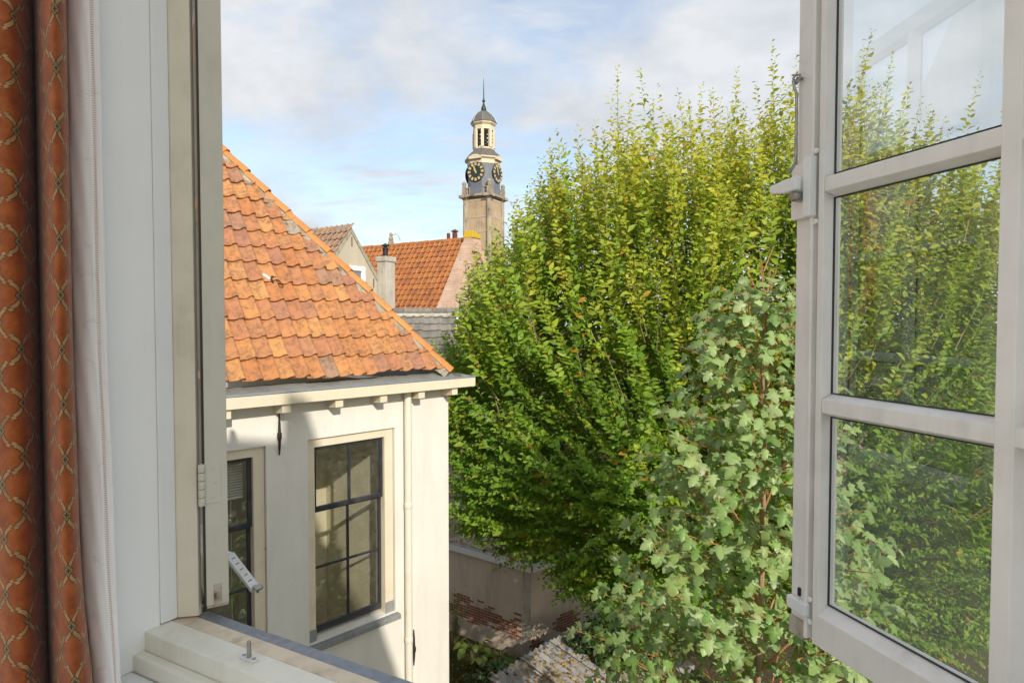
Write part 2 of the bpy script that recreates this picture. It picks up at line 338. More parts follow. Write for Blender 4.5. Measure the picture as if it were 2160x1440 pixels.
# ------------------------------------------------------------------ ground
def ground():
    n = NT("leaf_strewn_soil"); a = n.noise(0.9, 8, 0.65); b = n.noise(14, 6, 0.65)
    base = n.mix(n.rng(a, 0.42, 0.62), (0.085, 0.062, 0.04), (0.075, 0.085, 0.03))
    base = n.mix(n.rng(b, 0.52, 0.66, 0, 0.75), base, (0.19, 0.125, 0.05))
    base = n.mix(n.rng(n.noise(40, 3), 0.62, 0.70, 0, 0.7), base, (0.34, 0.22, 0.08))
    m = n.col(base).set(rough=0.95, spec=0.1).bump(b, 0.8, 0.05).m
    mb = MB(); S = 900
    mb.add([(-S, -S, 0), (S, -S, 0), (S, S, 0), (-S, S, 0)], [(0, 1, 2, 3)])
    tag(mb.build("ground", m), kind='structure')
ground()
#PART2
# ------------------------------------------------------------------ the room's own window
WO = (-0.67, 1.30); WRZ = R(-28.5); SILL = EYE-0.63
def E_(z): return z+0.63                     # height above the sill from height above the eye
own = thing("rendered_house", "own house wall with the open casement window, rendered pale", "house", (WO[0], WO[1], 0), WRZ)
mb = MB(); wall_grid(mb, [-4.4, 1.88], [0, 8.78], [(-0.14, 1.80, EYE-0.80, EYE+1.20)], 0.05, -0.17); mb.build("front_wall", M_ownwall, own)
SL = Vector((0.78, -0.623, 0)); PL = Vector((0.623, 0.78, 0)); tE = math.tan(SUN_EL)*7.0      # unseen slab added to keep sun off the room and shape the facade shadow
mb = MB(); mb.prism([(-2.2, 0), (1.95, 0), (1.95, 5.45+tE), (1.676, 6.28+tE), (0.656, 9.30+tE), (0.44, 9.36+tE), (0.40, 8.95+tE), (-2.2, 8.95+tE)], -3.0, 0.0, 'y', frame_M(SL*7.0, PL, -SL, (0, 0, 1))); mb.build("sun_blocker", M_ownwall, own)
mb = MB(); mb.box((-3.2, -5.2, EYE-1.75), (4.4, -0.171, EYE-1.60)); mb.build("room_floor", paint("pale_floor_boards", (0.76, 0.69, 0.58), 0.45, 0.2), own)
mb = MB(); mb.box((-3.35, -5.2, EYE-1.75), (-3.201, -0.171, EYE+1.6)); mb.build("room_side_wall", M_ownwall, own)

wf = thing("window_frame", "cream and white painted window frame with stepped sill below the open casements", "window frame", (WO[0], WO[1], SILL), WRZ)
T0, T1 = -0.40, E_(1.22)
mb = MB(); mb.prism([(-0.007, 0.012), (-0.135, 0.012), (-0.135, -0.026), (-0.032, -0.026), (0, 0)], 0.003, T1); mb.build("jamb", M_cream, wf, bevel=0.002)
mb = MB(); mb.prism([(-0.033, -0.0265), (-0.135, -0.0265), (-0.135, -0.0600), (-0.0365, -0.0600)], 0.003, T1); mb.build("jamb", M_white, wf, bevel=0.0015)
mb = MB(); mb.prism([(-0.0385, -0.0605), (-0.137, -0.0605), (-0.140, -0.20), (-0.046, -0.20)], -0.0695, T1); mb.build("reveal_board", M_board, wf, bevel=0.0015)
mb = MB(); mb.prism([(1.64, 0.06), (1.64, 0), (1.67, -0.026), (1.67, -0.06), (1.79, -0.06), (1.79, 0.06)], 0.003, T1); mb.build("jamb", M_cream, wf, bevel=0.002)
mb = MB(); mb.prism([(1.672, -0.0605), (1.682, -0.20), (1.79, -0.20), (1.79, -0.0605)], -0.0695, T1); mb.build("reveal_board", M_board, wf, bevel=0.0015)
mb = MB(); mb.box((-0.04, -0.058, E_(1.15)), (1.67, 0.04, T1-0.004)); mb.build("head", M_cream, wf, bevel=0.002)
# sill in steps: worn outer timber, painted lip, lower bead, board
mb = MB(); mb.box((-0.135, -0.034, -0.075), (1.79, 0.002, -0.001)); mb.build("threshold", M_bare, wf, bevel=0.0015)
mb = MB(); mb.box((-0.062, -0.092, -0.045), (1.73, -0.0345, 0.001)); mb.build("sill_lip", M_lip, wf, bevel=0.004)
mb = MB(); mb.box((-0.068, -0.116, -0.072), (1.74, -0.0922, -0.036)); mb.build("sill_bead", M_lip, wf, bevel=0.005)
mb = MB(); mb.box((-0.16, -0.46, -0.10), (1.79, -0.1163, -0.070)); mb.build("window_board", M_white, wf, bevel=0.004)
mb = MB(); mb.box((-0.02, 0.0022, -0.03), (1.66, 0.034, -0.004)); mb.box((-0.02, 0.030, -0.06), (1.66, 0.0345, -0.0302)); mb.build("zinc_sill", M_zinc, wf, bevel=0.002)
# pin on the lip that takes the window stay
pin = thing("stay_pin", "small steel pin on an oval screw plate set into the sill lip", "window pin", (0, 0, 0), 0)
pw = Matrix.Rotation(WRZ, 4, 'Z') @ Vector((0.235, -0.060, 0)); pin.location = (WO[0]+pw.x, WO[1]+pw.y, SILL+0.001); pin.rotation_euler = (0, 0, WRZ)
mb = MB(); oval = [(0.023*math.cos(a)*abs(math.cos(a))**-0.35 if abs(math.cos(a)) > 1e-6 else 0, 0.0085*math.sin(a)) for a in [2*math.pi*k/20 for k in range(20)]]
mb.prism(oval, 0.0, 0.004); mb.build("plate", M_plastic, pin, bevel=0.001)
mb = MB(); mb.lathe([(0.0046, 0.004), (0.0044, 0.014), (0.0042, 0.016), (0.0040, 0.030), (0.0034, 0.0345), (0.001, 0.0355)], 10); mb.build("pin", M_steel, pin, smooth=True)
for sx in (-1, 1):
    mb = MB(); mb.lathe([(0.0038, 0.004), (0.0036, 0.0052), (0.001, 0.0055)], 10, Mt(sx*0.0135, 0, 0)); mb.box((-0.003, -0.0005, 0.0052), (0.003, 0.0005, 0.0058), Mt(sx*0.0135, 0, 0, 0.5)); mb.build("screw", M_steel, pin)

# ---- a casement: x from the hinge to the free edge, y=0 the room face, -y outward
PZ = [0.075, 0.4635, 0.8815, 1.2995, 1.697]; BF, BB = 0.013, 0.022; TH = 0.045; GY = -0.026; SH = 1.772
def casement(name, label, loc, rz, flip, m_face, m_hinge, astragal):
    t = thing(name, label, "window sash", loc, rz, "open casements of the window")
    sg = -1.0 if flip else 1.0
    def put(mb, nm, m, par=None, bevel=0.0015, smooth=False):
        mb.v = [(x, y*sg, z) for (x, y, z) in mb.v]
        return mb.build(nm, m, par or t, bevel=bevel, smooth=smooth)
    # stiles with chamfered glass side
    mb = MB(); mb.prism([(0, 0), (0, -TH), (0.067, -TH), (0.067, GY-0.004), (0.055, 0)], 0, SH); put(mb, "hinge_stile", m_hinge)
    mb = MB(); mb.prism([(0.712, GY-0.004), (0.712, -TH), (0.741, -TH), (0.741, -0.012), (0.731, -0.012), (0.722, -0.012), (0.722, 0), (0.708, 0)], 0, SH); put(mb, "meeting_stile", m_face)
    # rails
    mb = MB(); mb.prism([(0, 0), (-TH, 0), (-TH, PZ[0]), (GY-0.004, PZ[0]), (0, 0.060)], 0.0671, 0.7119, 'x'); put(mb, "bottom_rail", m_face)
    mb = MB(); mb.prism([(0, SH), (-TH, SH), (-TH, PZ[4]), (GY-0.004, PZ[4]), (0, PZ[4]+0.015)], 0.0671, 0.7119, 'x'); put(mb, "top_rail", m_face)
    xm = 0.3805
    mb = MB(); mb.prism([(xm-BF, 0), (xm-BB, GY-0.003), (xm-BF, -TH+0.003), (xm+BF, -TH+0.003), (xm+BB, GY-0.003), (xm+BF, 0)], 0.0605, PZ[4]+0.0145); put(mb, "mullion", m_face)
    for zc in PZ[1:4]:
        for (xa, xb) in ((0.056, xm-BF), (xm+BF, 0.7075)):
            mb = MB(); mb.prism([(-0.0006, zc-BF), (GY-0.003, zc-BB), (-TH+0.004, zc-BF), (-TH+0.004, zc+BF), (GY-0.003, zc+BB), (-0.0006, zc+BF)], xa, xb, 'x'); put(mb, "glazing_bar", m_face)
    zs = [(PZ[0], PZ[1]-BB), (PZ[1]+BB, PZ[2]-BB), (PZ[2]+BB, PZ[3]-BB), (PZ[3]+BB, PZ[4])]
    for (za, zb) in zs:
        for (xa, xb) in ((0.067, xm-BB), (xm+BB, 0.712)):
            mb = MB(); mb.add([(xa-0.004, GY-0.006, za-0.004), (xb+0.004, GY-0.006, za-0.004), (xb+0.004, GY-0.006, zb+0.004), (xa-0.004, GY-0.006, zb+0.004)], [(0, 1, 2, 3)])
            pane = put(mb, "pane", M_glass, bevel=0)
            mb = MB(); w = 0.002
            for (a, b, c, d) in ((xa, xa+w, za, zb), (xb-w, xb, za, zb), (xa+w, xb-w, za, za+w), (xa+w, xb-w, zb-w, zb)):
                mb.box((a, GY-0.0045, c), (b, GY-0.0005, d))
            put(mb, "seal", M_seal, pane, bevel=0)
    if astragal:
        mb = MB(); mb.box((0.7415, -0.030, -0.004), (0.785, -0.006, SH)); put(mb, "cover_strip", m_face, bevel=0.004)
        mb = MB(); mb.prism([(0.7318, -0.0115), (0.7318, 0.002), (0.7345, 0.0045), (0.7385, 0.0045), (0.7408, 0.002), (0.7408, -0.0115)], 0.004, SH-0.01); put(mb, "bolt_rod", m_face, bevel=0.0006)
    return t, put
d = (-0.3007, 0.9537)
cr, put = casement("casement_window", "pale pinkish grey casement with lever handle and bolt, swung outward over the maple", (0.80, 0.492, EYE-0.622), math.atan2(d[1], d[0]), False, M_sash, M_sash, True)
zr = 0.622
# lock case, lever, bolt guide, cabin hook
mb = MB(); mb.box((0.726, 0.0, zr+0.203), (0.744, 0.017, zr+0.317)); put(mb, "lock_cover", M_white, bevel=0.002)
lk = MB(); lk.box((0.7445, -0.0055, zr+0.203), (0.784, 0.008, zr+0.310)); lk = put(lk, "lock_case", M_sash, bevel=0.0015)
mb = MB(); mb.prism([(0.742, zr+0.255), (0.742, zr+0.281), (0.780, zr+0.279), (0.810, zr+0.275), (0.814, zr+0.272), (0.814, zr+0.263), (0.810, zr+0.259), (0.775, zr+0.253)], 0.022, 0.036, 'y'); hd = put(mb, "handle", M_white, bevel=0.004)
mb = MB(); mb.lathe([(0.0105, 0), (0.0105, 0.017), (0.008, 0.022)], 16, Mt(0.757, 0.008, zr+0.245) @ Matrix.Rotation(R(-90), 4, 'X')); put(mb, "handle_spindle", M_steel, hd, bevel=0.001)
for z in (0.327, 0.193, -0.538, -0.582):
    mb = MB(); mb.lathe([(0.0055, 0), (0.005, 0.003), (0.002, 0.004)], 12, Mt(0.7265, 0.0005, zr+z) @ Matrix.Rotation(R(-90), 4, 'X')); put(mb, "screw", M_white, bevel=0)
mb = MB(); mb.box((0.727, 0.001, zr-0.572), (0.742, 0.014, zr-0.548)); mb.box((0.7425, -0.004, zr-0.574), (0.781, 0.009, zr-0.550)); put(mb, "bolt_guide", M_white, bevel=0.0015)
mb = MB(); mb.box((0.757, -0.0055, zr-0.546), (0.763, -0.002, zr-0.530)); put(mb, "bolt_slot", M_iron, bevel=0)
mb = MB(); mb.prism([(0.7425, -0.018), (0.7425, 0.0), (0.783, 0.0), (0.783, -0.018)], -0.006, 0.030); put(mb, "worn_bolt_end", M_worn, bevel=0.001)
hk = MB()
hk.tube([(0.776, 0.004, zr+0.478), (0.778, 0.012, zr+0.474), (0.777, 0.010, zr+0.462), (0.775, 0.006, zr+0.45), (0.775, 0.006, zr+0.33), (0.774, 0.008, zr+0.318), (0.778, 0.010, zr+0.308), (0.790, 0.012, zr+0.298)], [0.003, 0.003, 0.003, 0.003, 0.003, 0.0034, 0.003, 0.0028], 8)
hko = put(hk, "cabin_hook", M_steel, bevel=0, smooth=True)
mb = MB(); mb.tube([(0.774+0.0085*math.cos(a), 0.007+0.002*math.sin(2*a), zr+0.478+0.0085*math.sin(a)) for a in [k*0.6 for k in range(12)]], 0.0024, 6); mb.tube([(0.774, -0.01, zr+0.48), (0.774, 0.006, zr+0.48)], 0.0035, 8); put(mb, "eye_screw", M_steel, hko, bevel=0, smooth=True)

d = (-0.515, 0.857)
cl, put = casement("casement_window", "olive grey casement with painted butt hinge, folded back along the jamb", (-0.615, 1.322, EYE-0.606), math.atan2(d[1], d[0]), True, M_sash, M_olive, False)
zl = 0.606
# painted hinge: leaf let into the edge (x=0 plane), knuckles at the outer corner
hg = MB(); hg.box((-0.0018, -0.044, zl-0.385), (0.001, -0.012, zl-0.298)); hgo = put(hg, "hinge_leaf", M_olive, bevel=0.0008)
for k in range(5):
    mb = MB(); mb.lathe([(0.0062, 0.0), (0.0066, 0.001), (0.0066, 0.0155), (0.0062, 0.0165)], 12, Mt(-0.0045, -0.0505, zl-0.387+0.0178*k)); put(mb, "knuckle", M_olive, hgo, bevel=0, smooth=True)
for z in (-0.311, -0.342, -0.372):
    mb = MB(); mb.lathe([(0.004, 0), (0.0036, 0.0012), (0.001, 0.0014)], 12, Mt(-0.0018, -0.027 if z != -0.342 else -0.022, zl+z) @ Matrix.Rotation(R(-90), 4, 'Y')); put(mb, "screw", M_olive, hgo, bevel=0)
mb = MB(); mb.box((-0.0016, -0.030, -0.001), (0.0005, -0.014, 0.045)); put(mb, "flaking_patch", M_worn, bevel=0.0006)
mb = MB(); mb.prism([(-0.0008, -0.0462), (-0.0008, -0.0440), (0.03, -0.0440), (0.03, -0.0462)], 0.0, SH-0.02); put(mb, "weather_seal", M_seal, bevel=0)
mb = MB(); mb.prism([(0.004, -0.0005), (0.004, -0.0430), (0.001, -0.0430), (0.001, -0.0005)], -0.006, 0.0005); put(mb, "worn_corner", M_worn, bevel=0.001)
# perforated white plastic stay hanging off the bottom rail
st = thing("window_stay", "white perforated plastic stay with a round steel knob hanging off the left casement", "window stay", (-0.672, 1.452, EYE-0.552), 0)
A = Vector((0, 0, 0)); B = Vector((0.080, -0.052, -0.056)); ax = (B-A).normalized(); sd = Vector((0.62, 0.70, 0.25)); sd = (sd-ax*sd.dot(ax)).normalized(); nm = ax.cross(sd)
if nm.z < 0: nm = -nm; sd = -sd
Ms = frame_M((0, 0, 0), ax, sd, ax.cross(sd))
mb = MB(); LN = (B-A).length; xs = [0]+[v for k in range(5) for v in (LN*(0.12+0.17*k), LN*(0.12+0.17*k)+0.0032)]+[LN]
for i in range(len(xs)-1):
    if i % 2 == 0: mb.box((xs[i], -0.0095, 0), (xs[i+1], 0.0095, 0.003), Ms)
    else:
        mb.box((xs[i], -0.0095, 0), (xs[i+1], -0.0045, 0.003), Ms); mb.box((xs[i], 0.0045, 0), (xs[i+1], 0.0095, 0.003), Ms)
mb.box((0, -0.0095, -0.011), (LN, -0.0075, -0.0001), Ms); mb.box((0, 0.0075, -0.011), (LN, 0.0095, -0.0001), Ms); mb.box((LN, -0.0095, -0.011), (LN+0.002, 0.0095, 0.003), Ms)
mb.build("arm", M_plastic, st)
mb = MB(); mb.lathe([(0.003, -0.012), (0.003, -0.003), (0.011, -0.003), (0.0125, 0.0005), (0.010, 0.004), (0.004, 0.005)], 18, Mt(0.088, -0.055, -0.055)); mb.build("knob", M_steel, st, smooth=True)
mb = MB(); mb.tube([(-0.03, 0.01, 0.005), (0.002, 0.0, 0.0)], 0.006, 8); mb.build("pivot", M_plastic, st)

# ---- curtain
def fabric_mat():
    n = NT("orange_trellis_curtain_fabric"); uv = n.N.new("ShaderNodeUVMap"); uv.uv_map = "fab"
    sp = n.N.new("ShaderNodeSeparateXYZ"); n.L.new(uv.outputs[0], sp.inputs[0])
    wob = n.noise(14, 3, 0.5, uv.outputs[0])
    p = n.math('ADD', n.math('DIVIDE', sp.outputs[0], 0.086), n.math('MULTIPLY', wob, 0.04)); q = n.math('DIVIDE', sp.outputs[1], 0.0945)
    a = n.math('ADD', p, q); b = n.math('SUBTRACT', p, q)
    # lattice with nodes where a and b are both whole
    half = lambda v: n.math('MULTIPLY', v, 1.0)
    def wrap(v): return n.math('SUBTRACT', v, n.math('ROUND', v))
    def line(a, b):
        wb = wrap(n.math('ADD', b, 0.5))                       # 0 half way between two nodes
        notch = n.math('MULTIPLY', n.math('LESS_THAN', n.math('ABSOLUTE', wb), 0.09), n.math('MULTIPLY', n.math('SIGN', wb), -0.05))
        s = n.math('MULTIPLY', n.math('SINE', n.math('MULTIPLY', b, 2*math.pi)), 0.075)
        return n.math('ABSOLUTE', wrap(n.math('ADD', a, n.math('ADD', s, notch)))), wb
    l1, _ = line(a, b); l2, _ = line(b, a)
    dmin = n.math('MINIMUM', l1, l2)
    wa = wrap(a); wb_ = wrap(b)
    r = n.math('SQRT', n.math('ADD', n.math('MULTIPLY', wa, wa), n.math('MULTIPLY', wb_, wb_)))
    ang = n.math('ARCTAN2', wa, wb_); pet = n.math('MULTIPLY', n.math('COSINE', n.math('MULTIPLY', ang, 4.0)), -0.022)
    rr = n.math('SUBTRACT', r, pet)
    weave = n.math('ADD', n.noise(900, 2, 0.5, uv.outputs[0], stretch=(1, 0.12, 1)), n.noise(900, 2, 0.5, uv.outputs[0], stretch=(0.12, 1, 1)))
    big = n.noise(30, 4, 0.6, uv.outputs[0])
    base = n.mix(n.rng(big, 0.35, 0.7), (0.26, 0.058, 0.014), (0.44, 0.125, 0.030))
    tan = n.mix(n.rng(n.noise(45, 3, 0.5, uv.outputs[0]), 0.4, 0.65), (0.46, 0.29, 0.125), (0.29, 0.19, 0.085))
    base = n.mix(n.rng(dmin, 0.080, 0.066), base, (0.09, 0.032, 0.013))
    base = n.mix(n.rng(dmin, 0.054, 0.044), base, tan)
    base = n.mix(n.rng(rr, 0.150, 0.136), base, (0.045, 0.025, 0.015))
    base = n.mix(n.rng(rr, 0.126, 0.112), base, (0.27, 0.19, 0.09))
    base = n.mix(n.rng(rr, 0.070, 0.03), base, (0.04, 0.035, 0.025))
    base = n.mix(n.rng(weave, 0.80, 1.25, 0, 0.35), base, (0.12, 0.04, 0.015))
    n.bump(weave, 0.25, 0.0008)
    n.b.inputs['Sheen Weight'].default_value = 0.15
    return n.col(base).set(rough=0.8, spec=0.15).m
def lining_mat():
    n = NT("off_white_linen_lining"); uv = n.N.new("ShaderNodeUVMap"); uv.uv_map = "fab"
    sp = n.N.new("ShaderNodeSeparateXYZ"); n.L.new(uv.outputs[0], sp.inputs[0])
    weave = n.math('ADD', n.noise(1000, 2, 0.5, uv.outputs[0], stretch=(1, 0.1, 1)), n.noise(1000, 2, 0.5, uv.outputs[0], stretch=(0.06, 1, 1)))
    slub = n.rng(n.noise(260, 3, 0.6, uv.outputs[0], stretch=(0.08, 1, 1)), 0.58, 0.7, 0, 0.3)
    ghost = n.rng(n.noise(34, 3, 0.7, uv.outputs[0], 1.2), 0.60, 0.66, 0, 0.22)
    base = n.mix(slub, (0.91, 0.885, 0.85), (0.94, 0.93, 0.91))
    base = n.mix(ghost, base, (0.55, 0.52, 0.48))
    st = n.math('MULTIPLY', n.math('LESS_THAN', n.math('ABSOLUTE', n.math('SUBTRACT', sp.outputs[0], 0.058)), 0.0016), n.rng(n.math('SINE', n.math('MULTIPLY', sp.outputs[1], 1500.0)), -0.2, 0.5))
    base = n.mix(st, base, (0.66, 0.55, 0.46))
    n.bump(n.math('ADD', weave, n.math('MULTIPLY', n.noise(30, 4, 0.5, uv.outputs[0]), 2.5)), 0.35, 0.0015)
    return n.col(base).set(rough=0.9, spec=0.1).m
def drape(name, rows, mat, parent, u0=0.0, sub=8, wr=0.0):
    """rows: list of (z, [(px, Y), ...]) plan curves in room metres; smooth surface through them"""
    def cr_(P, t):
        n_ = len(P)-1; f = t*n_; i = min(int(f), n_-1); f -= i
        p0, p1, p2, p3 = P[max(i-1, 0)], P[i], P[i+1], P[min(i+2, n_)]
        return tuple(0.5*((2*p1[k])+(-p0[k]+p2[k])*f+(2*p0[k]-5*p1[k]+4*p2[k]-p3[k])*f*f+(-p0[k]+3*p1[k]-3*p2[k]+p3[k])*f**3) for k in range(2))
    nu = (len(rows[0][1])-1)*sub+1; zs = np.linspace(rows[0][0], rows[-1][0], 70)
    V = []; F = []; U = []
    zr_ = [r[0] for r in rows]
    us = None
    for j, z in enumerate(zs):
        k = max(i for i in range(len(rows)-1) if zr_[i] <= z+1e-9); f = (z-zr_[k])/(zr_[k+1]-zr_[k]); f = f*f*(3-2*f)
        P = [tuple(a[c]*(1-f)+b[c]*f for c in range(2)) for a, b in zip(rows[k][1], rows[k+1][1])]
        pts = [cr_(P, i/(nu-1)) for i in range(nu)]
        acc = 0; uu = []
        for i, p in enumerate(pts):
            if i: acc += math.hypot(p[0]-pts[i-1][0], p[1]-pts[i-1][1])
            uu.append(acc)
        if us is None: us = uu
        for i, p in enumerate(pts):
            w = wr*math.sin(9*z+i*0.5)*math.sin(23*z+i*0.31)
            V.append((p[0], p[1]+w, EYE+z)); U.append((u0+us[i], z+0.004*math.sin(6*z)))
    for j in range(len(zs)-1):
        for i in range(nu-1):
            F.append((j*nu+i, j*nu+i+1, (j+1)*nu+i+1, (j+1)*nu+i))
    me = bpy.data.meshes.new(name); me.from_pydata(V, [], F); uvl = me.uv_layers.new(name="fab")
    for lp in me.loops: uvl.data[lp.index].uv = U[lp.vertex_index]
    me.materials.append(mat); me.polygons.foreach_set('use_smooth', [True]*len(me.polygons))
    o = bpy.data.objects.new(name, me); COL.objects.link(o); o.parent = parent
    o.location = -Vector(parent.location)
    m = o.modifiers.new("thick", 'SOLIDIFY'); m.thickness = 0.0016; m.offset = 0
    return o
def pY(px, Y): return ((px-1080)/1300*Y, Y)
def bot(f, dx): return [pY(px+dx_, Y) for (px, Y), dx_ in zip(f, dx)]
cu = thing("curtain", "orange trellis patterned curtain with off white lining beside the window", "curtain", (-0.85, 1.12, EYE-0.95), 0)
front = [(-150, 1.30), (-95, 1.21), (-45, 1.10), (0, 1.055), (40, 1.06), (72, 1.12), (92, 1.21), (84, 1.19), (98, 1.09), (122, 1.04), (143, 1.055), (152, 1.10), (151, 1.14)]
drape("folded_front", [(-0.95, bot(front, [0, 0, 0, 0, 2, 2, 2, 2, 8, 22, 38, 46, 46])), (-0.35, bot(front, [0]*8+[0, 2, 4, 5, 5])), (0.0, [pY(*p) for p in front]), (1.35, bot(front, [4]*13))], fabric_mat(), cu, sub=7)
lin = [(149, 1.15), (158, 1.135), (180, 1.13), (198, 1.135), (206, 1.14), (214, 1.142), (224, 1.15), (222, 1.17)]
drape("lining", [(-0.95, bot(lin, [44, 44, 40, 34, 32, 27, 22, 22])), (-0.35, bot(lin, [6, 6, 7, 8, 8, 8, 8, 8])), (0.0, [pY(*p) for p in lin]), (1.35, bot(lin, [4, 4, 2, -2, -2, -3, -4, -4]))], lining_mat(), cu, sub=6, wr=0.0012)
#PART3
# ------------------------------------------------------------------ neighbour: white house with hipped pantile roof
import bmesh
HO = (-0.81, 7.8, 0); HRZ = R(45)
hs = thing("white_house", "white rendered house with hipped orange pantile roof and black sash windows", "house", HO, HRZ)
WA = (-1.90, -0.813, 4.075, 6.265); WB = (-3.435, -2.345, 4.075, 6.265)
mb = MB(); wall_grid(mb, [-6.3, 0.0], [0, 6.70], [WA, WB], 0.0, 0.28); mb.build("front_wall", M_facade, hs)
mb = MB(); mb.box((-0.28, 0.2803, 0), (-0.0, 6.6, 6.70)); mb.build("side_wall", M_facade, hs)
mb = MB()   # rooms behind the two windows, open to the front
for (xa, xb, yb) in ((-2.10, -0.76, 1.75), (-3.75, -2.16, 2.6)):
    mb.add([(xa, 0.281, 3.3), (xb, 0.281, 3.3), (xb, yb, 3.3), (xa, yb, 3.3), (xa, 0.281, 6.6), (xb, 0.281, 6.6), (xb, yb, 6.6), (xa, yb, 6.6)],
           [(0, 1, 2, 3), (7, 6, 5, 4), (1, 5, 6, 2), (2, 6, 7, 3), (3, 7, 4, 0)])
mb.build("room_lining", M_inner, hs, fixn=False)
for wi, (xa, xb, za, zb) in enumerate((WA, WB)):
    w = MB(); e = 0.003
    w.prism([(xa+e, za), (xa+0.095, za), (xa+0.095, zb-0.10), (xb-0.115, zb-0.10), (xb-0.115, za), (xb-e, za), (xb-e, zb-e), (xa+e, zb-e)], 0.035, 0.17, 'y')
    win = w.build("window", M_trim, hs, bevel=0.006)
    for (a, b) in ((xa+0.006, xa+0.097), (xb-0.117, xb-0.006)):     # stone feet of the frame
        w = MB(); w.box((a, 0.028, za+0.001), (b, 0.0345, za+0.13)); w.build("frame_foot", M_stone, win, bevel=0.002)
    w = MB(); w.prism([(-0.075, za-0.075), (0.30, za-0.06), (0.30, za), (-0.075, za-0.015)], xa-0.06, xb+0.03, 'x'); w.build("sill", M_stone, win, bevel=0.006)
    sa, sb, ta, tb = xa+0.097, xb-0.117, za+0.036, zb-0.102
    xm = (sa+sb)/2+0.005; zm = 5.48; zl_ = 4.825
    w = MB(); y0, y1 = 0.075, 0.115      # upper sash
    w.box((sa, y0, zm-0.02), (sa+0.035, y1, tb)); w.box((sb-0.035, y0, zm-0.02), (sb, y1, tb)); w.box((sa+0.0352, y0, tb-0.035), (sb-0.0352, y1, tb)); w.box((sa+0.0352, y0-0.004, zm-0.022), (sb-0.0352, y1, zm+0.025))
    w.box((xm-0.013, y0+0.004, zm+0.0252), (xm+0.013, y1, tb-0.0352)); w.build("upper_sash", M_black, win, bevel=0.004)
    w = MB(); y2, y3 = 0.118, 0.155      # lower sash, one plane behind
    w.box((sa, y2, ta), (sa+0.03, y3, zm-0.024)); w.box((sb-0.03, y2, ta), (sb, y3, zm-0.024)); w.box((sa+0.0302, y2, ta), (sb-0.0302, y3, ta+0.075)); w.box((sa+0.0302, y2, zm-0.045), (sb-0.0302, y3, zm-0.024))
    w.box((xm-0.012, y2+0.004, ta+0.0752), (xm+0.012, y3-0.004, zm-0.0452)); w.box((sa+0.0302, y2+0.005, zl_-0.012), (xm-0.0122, y3-0.005, zl_+0.012)); w.box((xm+0.0122, y2+0.005, zl_-0.012), (sb-0.0302, y3-0.005, zl_+0.012))
    w.build("lower_sash", M_black, win, bevel=0.003)
    for (a, b, c, d_, y) in ((sa+0.03, xm-0.01, zm+0.02, tb-0.03, 0.098), (xm+0.01, sb-0.03, zm+0.02, tb-0.03, 0.098),
                             (sa+0.025, xm-0.01, ta+0.07, zl_-0.01, 0.138), (xm+0.01, sb-0.025, ta+0.07, zl_-0.01, 0.138), (sa+0.025, xm-0.01, zl_+0.01, zm-0.03, 0.138), (xm+0.01, sb-0.025, zl_+0.01, zm-0.03, 0.138)):
        w = MB(); j = [rng.uniform(-0.003, 0.003) for _ in range(4)]
        w.add([(a, y+j[0], c), (b, y+j[1], c), (b, y+j[2], d_), (a, y+j[3], d_)], [(0, 1, 2, 3)]); w.build("pane", M_oldglass, win, fixn=False)
bl = thing("window_blind", "half lowered grey slatted blind behind the upper pane of the partly hidden window", "blind", HO, HRZ)
for k in range(13):
    w = MB(); w.box((-3.33, -0.011, -0.0008), (-2.49, 0.011, 0.0008)); w.build("slat", M_plastic, bl, loc=(0, 0.22, 6.10-0.027*k), rot=(R(32), 0, 0))
w = MB(); w.box((-3.33, 0.21, 5.735), (-2.49, 0.23, 5.757)); w.build("bottom_bar", M_plastic, bl)
w = MB(); w.tube([(-2.62, 0.20, 6.12), (-2.62, 0.20, 4.5)], 0.0025, 5); w.build("pull_cord", M_plastic, bl)
# eaves
mb = MB(); mb.box((-6.3, -0.245, 6.695), (0.245, -0.220, 6.805)); mb.box((0.2205, -0.2195, 6.695), (0.245, 6.5, 6.805)); mb.build("fascia", M_trim, hs, bevel=0.004)
mb = MB(); mb.box((-6.3, -0.2195, 6.7005), (0.22, -0.0, 6.715)); mb.box((0.0005, 0.0003, 6.7005), (0.22, 6.5, 6.715)); mb.build("soffit", M_trim, hs)
mb = MB(); mb.prism([(-0.236, 6.807), (0.06, 6.870), (0.06, 6.716), (-0.219, 6.716), (-0.219, 6.8068)], -6.3, 0.02, 'x'); mb.prism([(0.0205, 6.716), (0.2195, 6.716), (0.236, 6.807), (0.0205, 6.868)], -0.236, 6.4, 'y'); gut = mb.build("gutter", M_lead, hs)
mb = MB(); mb.tube([(-6.3, -0.242, 6.818), (0.243, -0.242, 6.818), (0.243, 6.4, 6.818)], 0.0125, 8); mb.build("gutter_rim", M_zinc, gut, smooth=True)
for a in (3.40, 2.797, 2.218, 1.639, 1.088, 0.565, 0.06):
    mb = MB(); mb.prism([(0.001, 6.585), (0.001, 6.6945), (-0.205, 6.6945), (-0.205, 6.605)], -a-0.045, -a+0.045, 'x'); mb.build("bracket", M_trim, hs, bevel=0.004)
for yy in (0.12, 0.75, 1.4):
    mb = MB(); mb.box((0.001, yy-0.045, 6.60), (0.165, yy+0.045, 6.6945)); mb.build("bracket", M_trim, hs, bevel=0.004)
dp = MB(); dp.tube([(-0.665, -0.062, 1.2), (-0.665, -0.062, 6.60), (-0.665, -0.062, 6.699)], 0.044, 14); dpo = dp.build("downpipe", M_pipe, hs, smooth=True)
for z in (3.72, 5.34):
    w = MB(); w.lathe([(0.0465, z-0.05), (0.049, z-0.045), (0.049, z+0.01), (0.0465, z+0.015)], 14, Mt(-0.665, -0.062, 0)); w.build("collar", M_pipe, dpo, smooth=True)
